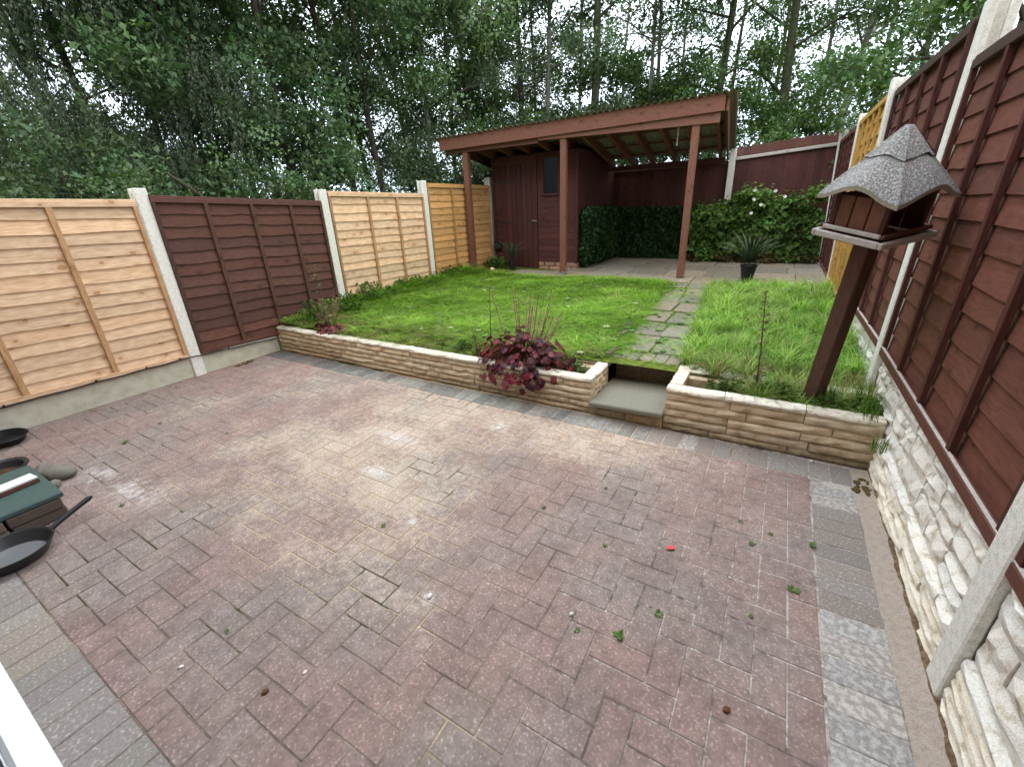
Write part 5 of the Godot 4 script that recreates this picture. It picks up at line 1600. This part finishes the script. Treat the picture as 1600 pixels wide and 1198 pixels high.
# ---------------------------------------------------------------- plants
func lobed_leaf(id: String, c: Vector3, sd: int) -> ArrayMesh:
	if shared.has(id): return shared[id]
	var r := RandomNumberGenerator.new()
	r.seed = sd
	var b := MB.new()
	var n := 14
	var pts := []
	for i in n + 1:
		var a := lerpf(-2.75, 2.75, i / float(n))
		var lobe := 1.0 if i % 2 == 0 else 0.78
		var rr := (0.75 + 0.35 * cos(a * 0.5)) * lobe * r.randf_range(0.9, 1.1)
		pts.append(Vector3(cos(a) * rr + 0.25, -0.12 * rr * rr + r.randf_range(-0.07, 0.07), sin(a) * rr))
	for i in n:
		var k := r.randf_range(0.75, 1.3)
		b.col = Color(c.x * k, c.y * k, c.z * k)
		b.tri(Vector3(0.05, 0.08, 0), pts[i + 1], pts[i])
	shared[id] = b.mesh()
	return shared[id]

func heuchera(label: String, at: Vector3, size: Vector3, leaves: int, stalks: int, stalk_h: float) -> void:
	var o := thing("purple_heuchera", label, "plant", at, 0.0, "purple leaved plants in the planters")
	var ms := [lobed_leaf("heu0", Vector3(0.068, 0.012, 0.021), 1), lobed_leaf("heu1", Vector3(0.135, 0.018, 0.027), 2), lobed_leaf("heu2", Vector3(0.036, 0.010, 0.018), 3), lobed_leaf("heu3", Vector3(0.16, 0.038, 0.05), 4)]
	var st := MB.new()
	for i in leaves:
		var u := Vector3(rng.randfn(), absf(rng.randfn()) * 0.9 - 0.15, rng.randfn() * 0.9 + 0.25).normalized()
		var p := u * size * rnd(0.55, 1.05)
		if p.z > 0.1: p.y -= 0.35 * (p.z - 0.1) + 0.1 * rng.randf()
		var face := (u + Vector3(rnd(-0.5, 0.5), 0.35 + rnd(-0.3, 0.4), rnd(-0.3, 0.6))).normalized()
		var xx := face.cross(Vector3(rnd(-1, 1), rnd(-1, 1), rnd(-1, 1))).normalized()
		var s := rnd(0.024, 0.042)
		put("leaf", ms[rng.randi() % 4], mats["purple"], o, Transform3D(Basis(xx, face, xx.cross(face)).scaled(Vector3.ONE * s), p))
		st.tube(PackedVector3Array([Vector3(p.x * 0.1, -0.03, p.z * 0.1), p * 0.55 + Vector3(0, 0.06, 0), p]), PackedFloat32Array([0.003, 0.0025, 0.002]), 4, false)
	put("stems", st.mesh(), mats["dead_leaf"], o)
	for i in stalks:
		var b := MB.new()
		var top := Vector3(rnd(-1.0, 1.0) * size.x * 0.8, stalk_h * rnd(0.65, 1.05), rnd(-0.15, 0.1))
		b.col = Color(0.16, 0.085, 0.05)
		b.tube(PackedVector3Array([Vector3(top.x * 0.2, 0, 0), top * Vector3(0.7, 0.5, 0.8), top]), PackedFloat32Array([0.003, 0.0025, 0.0015]), 4, false)
		for k in 90:
			var t := rnd(0.4, 1.0)
			var p := Vector3(top.x * 0.2, 0, 0).lerp(top, t) + Vector3(rnd(-1, 1), rnd(-1, 1), rnd(-1, 1)) * 0.045 * (1.3 - t)
			b.col = Color(0.42, 0.22, 0.19) * rnd(0.6, 1.2)
			var q := Vector3(rnd(-1, 1), rnd(-1, 1), rnd(-1, 1)).normalized() * 0.008
			var q2 := q.cross(Vector3.UP) * 0.8
			b.tri(p - q, p + q2, p + q)
		put("flower_stalk", b.mesh(), mats["purple"], o)

func yucca(label: String, at: Vector3, ph: float, leaf_len: float, n: int) -> void:
	var o := thing("potted_yucca", label, "potted plant", at, rnd(0, 3), "yuccas in black pots")
	var pot := MB.new()
	var r := ph * 0.42
	pot.lathe(PackedVector2Array([Vector2(0, 0.0), Vector2(r * 0.68, 0.0), Vector2(r, ph - 0.025), Vector2(r * 1.1, ph - 0.022), Vector2(r * 1.1, ph), Vector2(r * 0.98, ph), Vector2(r * 0.94, ph - 0.02)]), 20)
	put("pot", pot.mesh(), mats["pot"], o)
	var so := MB.new()
	so.lathe(PackedVector2Array([Vector2(r * 0.95, ph - 0.02), Vector2(0, ph - 0.008)]), 20)
	put("soil", so.mesh(), mats["grey_stone"], o)
	if not shared.has("yucca_leaf"):
		var b := MB.new()
		for s in 7:
			var t0 := s / 7.0
			var t1 := (s + 1) / 7.0
			var w0 := 0.034 * sin(PI * clampf(0.12 + t0 * 0.88, 0, 1))
			var w1 := 0.034 * sin(PI * clampf(0.12 + t1 * 0.88, 0, 1))
			var y0 := t0 - 0.18 * t0 * t0
			var y1 := t1 - 0.18 * t1 * t1
			var x0 := 0.28 * t0 * t0
			var x1 := 0.28 * t1 * t1
			b.col = Color(0.045, 0.07, 0.04) if s < 5 else Color(0.09, 0.11, 0.06)
			b.quad(Vector3(x0, y0, w0), Vector3(x0 - 0.012, y0, 0), Vector3(x1 - 0.012, y1, 0), Vector3(x1, y1, w1))
			b.quad(Vector3(x0 - 0.012, y0, 0), Vector3(x0, y0, -w0), Vector3(x1, y1, -w1), Vector3(x1 - 0.012, y1, 0))
		shared["yucca_leaf"] = b.mesh()
	for i in n:
		var bs := Basis(Vector3.UP, i * 2.4 + rnd(-0.2, 0.2)) * Basis(Vector3.BACK, -rnd(0.05, 0.8))
		put("leaf", shared["yucca_leaf"], mats["leaf"], o, Transform3D(bs.scaled(Vector3.ONE * leaf_len * rnd(0.75, 1.05)), Vector3(0, ph + 0.01 + rnd(0, 0.05), 0)))

# an upright leafy weed
func leafy_stem(called: String, label: String, at: Vector3, h: float, lean: Vector3, n: int, leaf: Vector2, tint: Vector3, group: String) -> void:
	var o := thing(called, label, "weed", at, rnd(0, 3) * 0.0, group)
	var b := MB.new()
	b.tube(PackedVector3Array([Vector3(0, -0.02, 0), lean * 0.4 + Vector3(0, h * 0.5, 0), lean + Vector3(0, h, 0)]), PackedFloat32Array([0.005, 0.004, 0.002]), 5, false)
	for i in b.c.size(): b.c[i] = Color(0.12, 0.11, 0.05)
	put("stem", b.mesh(), mats["leaf"], o)
	var lf := MB.new()
	for i in n:
		var t := rnd(0.08, 1.0)
		var p := Vector3(0, h * t, 0) + lean * t * t
		var a := i * 2.4
		var d := Vector3(cos(a), rnd(0.0, 0.7), sin(a)).normalized()
		var side := d.cross(Vector3.UP).normalized()
		var s := rnd(0.7, 1.2) * (1.15 - 0.5 * t)
		var k := rnd(0.75, 1.25)
		lf.col = Color(tint.x * k, tint.y * k, tint.z * k)
		var m := p + d * leaf.x * s * 0.5
		lf.tri(p, m + side * leaf.y * s * 0.5, p + d * leaf.x * s - Vector3(0, 0.01, 0))
		lf.tri(p, p + d * leaf.x * s - Vector3(0, 0.01, 0), m - side * leaf.y * s * 0.5)
	put("leaves", lf.mesh(), mats["leaf"], o)

func build_plants() -> void:
	heuchera("large dark purple heuchera spilling over the planter wall, with thin flower stalks", Vector3(-1.69, 0.285, -2.96), Vector3(0.44, 0.29, 0.27), 300, 18, 0.6)
	heuchera("small purple heuchera at the left end of the planter by the fence", Vector3(-4.16, 0.27, -2.95), Vector3(0.26, 0.13, 0.13), 70, 9, 0.5)
	yucca("spiky yucca in a black pot before the shed door", Vector3(-4.28, 0.362, -7.2), 0.17, 0.44, 24)
	yucca("larger spiky yucca in a black pot on the rear patio before the climber", Vector3(-0.31, 0.366, -6.95), 0.24, 0.56, 34)
	var g := "tall weeds along the planters and fence"
	leafy_stem("tall_weed", "tall pale green weed by the dark brown panel, left end of the planter", Vector3(-4.22, 0.27, -2.98), 0.72, Vector3(-0.03, 0, 0), 46, Vector2(0.06, 0.045), Vector3(0.17, 0.2, 0.09), g)
	leafy_stem("tall_weed", "brown dry dock stalk in the right planter", Vector3(0.03, 0.24, -3.03), 0.72, Vector3(-0.05, 0, 0), 110, Vector2(0.055, 0.022), Vector3(0.2, 0.17, 0.08), g)
	leafy_stem("tall_weed", "slim reddish stalk just left of the large heuchera", Vector3(-2.05, 0.25, -3.02), 0.62, Vector3(0.02, 0, 0), 22, Vector2(0.03, 0.02), Vector3(0.14, 0.12, 0.05), g)
	leafy_stem("tall_weed", "green weed growing left of the large heuchera along the wall", Vector3(-2.2, 0.25, -3.03), 0.25, Vector3(-0.05, 0, 0), 34, Vector2(0.05, 0.035), Vector3(0.13, 0.15, 0.05), g)
	var bg := "leafy weeds along the left fence"
	var spots := [[-4.72, -3.25, 0.30], [-4.6, -3.5, 0.28], [-4.8, -3.7, 0.30], [-4.78, -4.15, 0.34], [-4.82, -4.5, 0.26], [-4.8, -5.0, 0.26], [-4.84, -5.4, 0.22], [-4.84, -5.9, 0.24], [-4.8, -6.3, 0.24], [-4.6, -7.25, 0.3], [-4.75, -7.35, 0.26]]
	var words := ["in the corner by the dark brown panel", "second from the planter corner by the dark brown panel", "at the foot of the second concrete post", "at the left edge of the middle pale panel", "under the middle pale panel's first batten", "under the middle pale panel's second batten", "just left of the third concrete post", "just right of the third concrete post", "left of the shelter's left post", "behind the soil mound near the shed", "at the shed's left corner under the black box"]
	for i in spots.size():
		var q = spots[i]
		q[2] *= 0.62
		var o := thing("fence_weed", "leafy green weed " + words[i], "weed", Vector3(q[0], lawn_y(q[0], q[1]) - 0.02, q[1]), 0.0, bg)
		var cl := []
		for k in 7: cl.append([Vector3(rnd(-0.16, 0.16), rnd(0.06, q[2]), rnd(-0.16, 0.16)), Vector3(0.09, 0.06, 0.09), 8])
		leaf_clumps(o, "foliage", hedge_leaf("weedspray", Vector2(0.055, 0.028), 64), cl, Vector3(0.07, 0.145, 0.025), 0.3, 0.8)
	var pw := [[0.22, 0.26, -3.02, "beside the bird table post in the right planter"], [0.5, 0.27, -3.0, "right of the bird table post in the planter"], [-0.12, 0.25, -3.05, "left of the dry dock stalk in the planter"], [-1.3, 0.22, -3.05, "in the hollow right of the large heuchera"], [-2.5, 0.24, -3.04, "in the planter left of the reddish stalk"]]
	for q in pw:
		var o := thing("planter_weed", "low green weed " + q[3], "weed", Vector3(q[0], q[1], q[2]), 0.0, "low weeds in the planters")
		var cl := []
		for k in 6: cl.append([Vector3(rnd(-0.14, 0.14), rnd(0.0, 0.08), rnd(-0.05, 0.05)), Vector3(0.06, 0.04, 0.05), 9])
		leaf_clumps(o, "foliage", hedge_leaf("weedspray", Vector2(0.055, 0.028), 64), cl, Vector3(0.09, 0.16, 0.035), 0.3, 0.6)
	# grass tufts in the right wall corner
	for q in [[0.60, 0.31, -2.86, 0.16, "grass tuft at the right end of the planter wall"], [0.655, 0.18, -2.72, 0.12, "wisp of grass in the joint between planter and white wall"], [0.60, 0.27, -3.1, 0.2, "long grass tuft behind the planter's right end"], [0.42, 0.28, -3.03, 0.17, "grass tuft right of the bird table post"], [0.12, 0.28, -3.08, 0.14, "grass tuft left of the bird table post"]]:
		var o := thing("grass_tuft", q[4], "grass", Vector3(q[0], q[1], q[2]), 0.0, "grass tufts by the white wall")
		var b := MB.new()
		for k in 34:
			blade(b, Vector3(rnd(-0.04, 0.03), 0, rnd(-0.05, 0.05)), q[3] * rnd(0.6, 1.2), Vector3(rnd(-0.5, 0.3), 0, rnd(-0.5, 0.5)), 0.004, Vector3(0.10, 0.20, 0.03) * rnd(0.7, 1.3))
		put("blades", b.mesh(), mats["blade"], o)

func blade(b: MB, p: Vector3, h: float, lean: Vector3, w: float, c: Vector3) -> void:
	var side := Vector3(lean.z, 0, -lean.x).normalized() * w * 0.5
	if side.length() < 1e-5: side = Vector3(w * 0.5, 0, 0)
	var m := p + Vector3(0, h * 0.55, 0) + lean * h * 0.25
	var t := p + Vector3(0, h * 0.92, 0) + lean * h * 0.8
	b.col = Color(c.x, c.y, c.z)
	b.quad(p - side, p + side, m + side * 0.85, m - side * 0.85)
	b.tri(m - side * 0.85, m + side * 0.85, t)

func tuft_mesh(id: String, n: int, spread: float, w: float, sd: int) -> ArrayMesh:
	if shared.has(id): return shared[id]
	var r := RandomNumberGenerator.new()
	r.seed = sd
	var b := MB.new()
	for i in n:
		var k := r.randf_range(0.7, 1.3)
		blade(b, Vector3(r.randf_range(-1, 1) * spread, 0, r.randf_range(-1, 1) * spread), r.randf_range(0.6, 1.15), Vector3(r.randf_range(-0.38, 0.38), 0, r.randf_range(-0.38, 0.38)), w, Vector3(k, k * r.randf_range(0.92, 1.05), k * 0.9))
	shared[id] = b.mesh()
	return shared[id]

func path_x(z: float) -> float:
	return lerpf(-0.78, -1.02, clampf((-3.5 - z) / 3.2, 0, 1))

func build_grass() -> void:
	var nf := noise(1.1, 91, 3)
	var nf2 := noise(4.5, 92, 2)
	var sets := {"lawn_grass": [[], PackedColorArray()], "long_grass": [[], PackedColorArray()]}
	for i in 19000:
		var x := rnd(-4.95, 0.66)
		var z := -3.2 - 3.6 * pow(rng.randf(), 0.9)
		if x < -2.2 and rng.randf() < 0.05: z = rnd(-3.2, -2.95)
		if x > 0.0 and rng.randf() < 0.14: z = rnd(-3.2, -2.92)
		var dp := x - path_x(z)
		var right := dp > 0
		var keep := 1.0
		if absf(dp) < 0.29:
			keep = 0.34 + 0.6 * clampf(nf2.get_noise_2d(x, z) * 1.6 + 0.1, 0, 1)
			if z > -3.55 and z < -3.2: keep = 0.02
		if z < -6.62: keep *= 0.2
		if z > -3.3 and x > -1.25 and x < -0.35: keep *= 0.1
		if rng.randf() > keep: continue
		var patch := nf.get_noise_2d(x, z)
		var patch2 := nf2.get_noise_2d(x + 9, z)
		var h := 0.052 + 0.014 * patch
		var w := 1.0
		if right and dp > 0.25:
			h = 0.075 + 0.085 * clampf(patch2 + 0.25, 0, 1)
		if x < -4.5: h += 0.05 * clampf((-4.5 - x) / 0.3, 0, 1)
		if z > -3.5: h *= 0.9
		if absf(dp) < 0.27: h *= 0.6
		h *= rnd(0.6, 1.5)
		if rng.randf() < 0.05: h *= 1.4
		var s: Array = sets["long_grass" if right else "lawn_grass"]
		var sx := rnd(0.85, 1.2)
		s[0].append(Transform3D(Basis(Vector3.UP, rnd(0, TAU)).scaled_local(Vector3(sx * (0.5 + h * 4.0) * (0.6 if right else 1.0), h, sx * (0.5 + h * 4.0) * (0.6 if right else 1.0))), Vector3(x, lawn_y(x, z) - 0.004 - (0.03 if z > -3.2 else 0.0), z)))
		var k := (1.0 + 0.3 * patch + 0.3 * patch2) * rnd(0.65, 1.4)
		var yel := clampf(0.5 + patch2 * 0.8 + rnd(-0.25, 0.25), 0, 1)
		var c := Vector3(0.17, 0.37, 0.038).lerp(Vector3(0.275, 0.46, 0.055), yel) * k
		if right: c = Vector3(0.16, 0.35, 0.045).lerp(Vector3(0.29, 0.45, 0.09), yel) * k
		if rng.randf() < 0.05 + 0.12 * clampf(patch2, 0, 1): c = Vector3(0.45, 0.42, 0.2)
		if z > -3.55 and rng.randf() < 0.4 * clampf((z + 3.55) / 0.25, 0, 1): c = Vector3(0.30, 0.24, 0.12)
		s[1].append(Color(c.x, c.y, c.z))
	tag(put_many("lawn_grass", tuft_mesh("tuft_short", 16, 0.036, 0.0085, 71), mats["blade"], sets["lawn_grass"][0], sets["lawn_grass"][1]), "short bright green lawn left of the path", "grass", "", "stuff")
	tag(put_many("long_grass", tuft_mesh("tuft_long", 15, 0.04, 0.0075, 72), mats["blade"], sets["long_grass"][0], sets["long_grass"][1]), "longer uneven grass right of the path", "grass", "", "stuff")

func build_lawn_weeds() -> void:
	if not shared.has("rosette"):
		var b := MB.new()
		for i in 8:
			var a := i * TAU / 8.0
			var d := Vector3(cos(a), 0.45, sin(a))
			var sd := Vector3(-sin(a), 0, cos(a)) * 0.28
			b.col = Color(1, 1, 1) * (0.8 + 0.4 * ((i * 3) % 5) / 5.0)
			b.tri(Vector3.ZERO, d * 0.6 + sd, d)
			b.tri(Vector3.ZERO, d, d * 0.6 - sd)
		shared["rosette"] = b.mesh()
	var where := []
	var tints := PackedColorArray()
	for i in 900:
		var x := rnd(-4.8, 0.6)
		var z := rnd(-6.6, -3.25)
		if absf(x - path_x(z)) < 0.3 and rng.randf() < 0.35: continue
		where.append(Transform3D(Basis(Vector3.UP, rnd(0, TAU)).scaled(Vector3.ONE * rnd(0.02, 0.045)), Vector3(x, lawn_y(x, z) + rnd(0.01, 0.035), z)))
		var k := rnd(0.7, 1.3)
		tints.append(Color(0.12 * k, 0.27 * k, 0.05 * k) if rng.randf() < 0.75 else Color(0.5 * k, 0.5 * k, 0.34 * k))
	tag(put_many("lawn_weeds", shared["rosette"], mats["blade"], where, tints), "clover and small broad leaved weeds scattered through the lawn", "weeds", "", "stuff")

func build_weeds() -> void:
	build_lawn_weeds()
	var W := [[-1.517, -1.154, 0.022, "in the sandy middle of the paving"], [-0.852, -1.662, 0.018, "up and left of the red petal"], [-0.476, -1.551, 0.018, "just left of the red petal"], [0.118, -1.881, 0.026, "the largest of three left of the grey border"], [0.192, -1.991, 0.02, "close to the grey border, right of two others"], [-0.169, -1.301, 0.024, "between the red petal and the lowest weed"], [-0.274, -1.135, 0.034, "bright green and lowest on the paving"], [-3.003, -0.562, 0.022, "nearest the frying pan handle"], [-3.909, -0.895, 0.035, "spreading flat near the left gravel board"], [-4.031, -1.169, 0.022, "close under the first left concrete post"], [0.281, -1.674, 0.03, "beside the grey border, right of the red petal"], [0.358, -1.995, 0.028, "in the joint of the grey border"], [0.06, -2.02, 0.016, "smallest of three left of the grey border"], [-0.42, -1.08, 0.018, "yellowish and beside the white pebble"], [-0.62, -1.98, 0.016, "in a joint below the step"], [-1.62, -0.42, 0.014, "near the front border"], [-3.35, -1.33, 0.016, "in the joints left of the sand"], [0.14, -1.46, 0.014, "small and low beside the grey border"]]
	for q in W:
		var o := thing("paving_weed", "tiny weed in the paving " + q[3], "weed", Vector3(q[0], -0.001, q[1]), 0.0, "weeds in the paving joints")
		var b := MB.new()
		var n := 9
		for i in n:
			var a := i * TAU / n + rnd(-0.3, 0.3)
			var d := Vector3(cos(a), rnd(0.25, 0.9), sin(a)).normalized()
			var l: float = q[2] * rnd(0.6, 1.1)
			var side := d.cross(Vector3.UP).normalized() * l * 0.22
			var k := rnd(0.75, 1.25)
			b.col = Color(0.09 * k, 0.17 * k, 0.035 * k)
			b.tri(Vector3.ZERO, d * l * 0.55 + side, d * l)
			b.tri(Vector3.ZERO, d * l, d * l * 0.55 - side)
		put("leaves", b.mesh(), mats["leaf"], o)
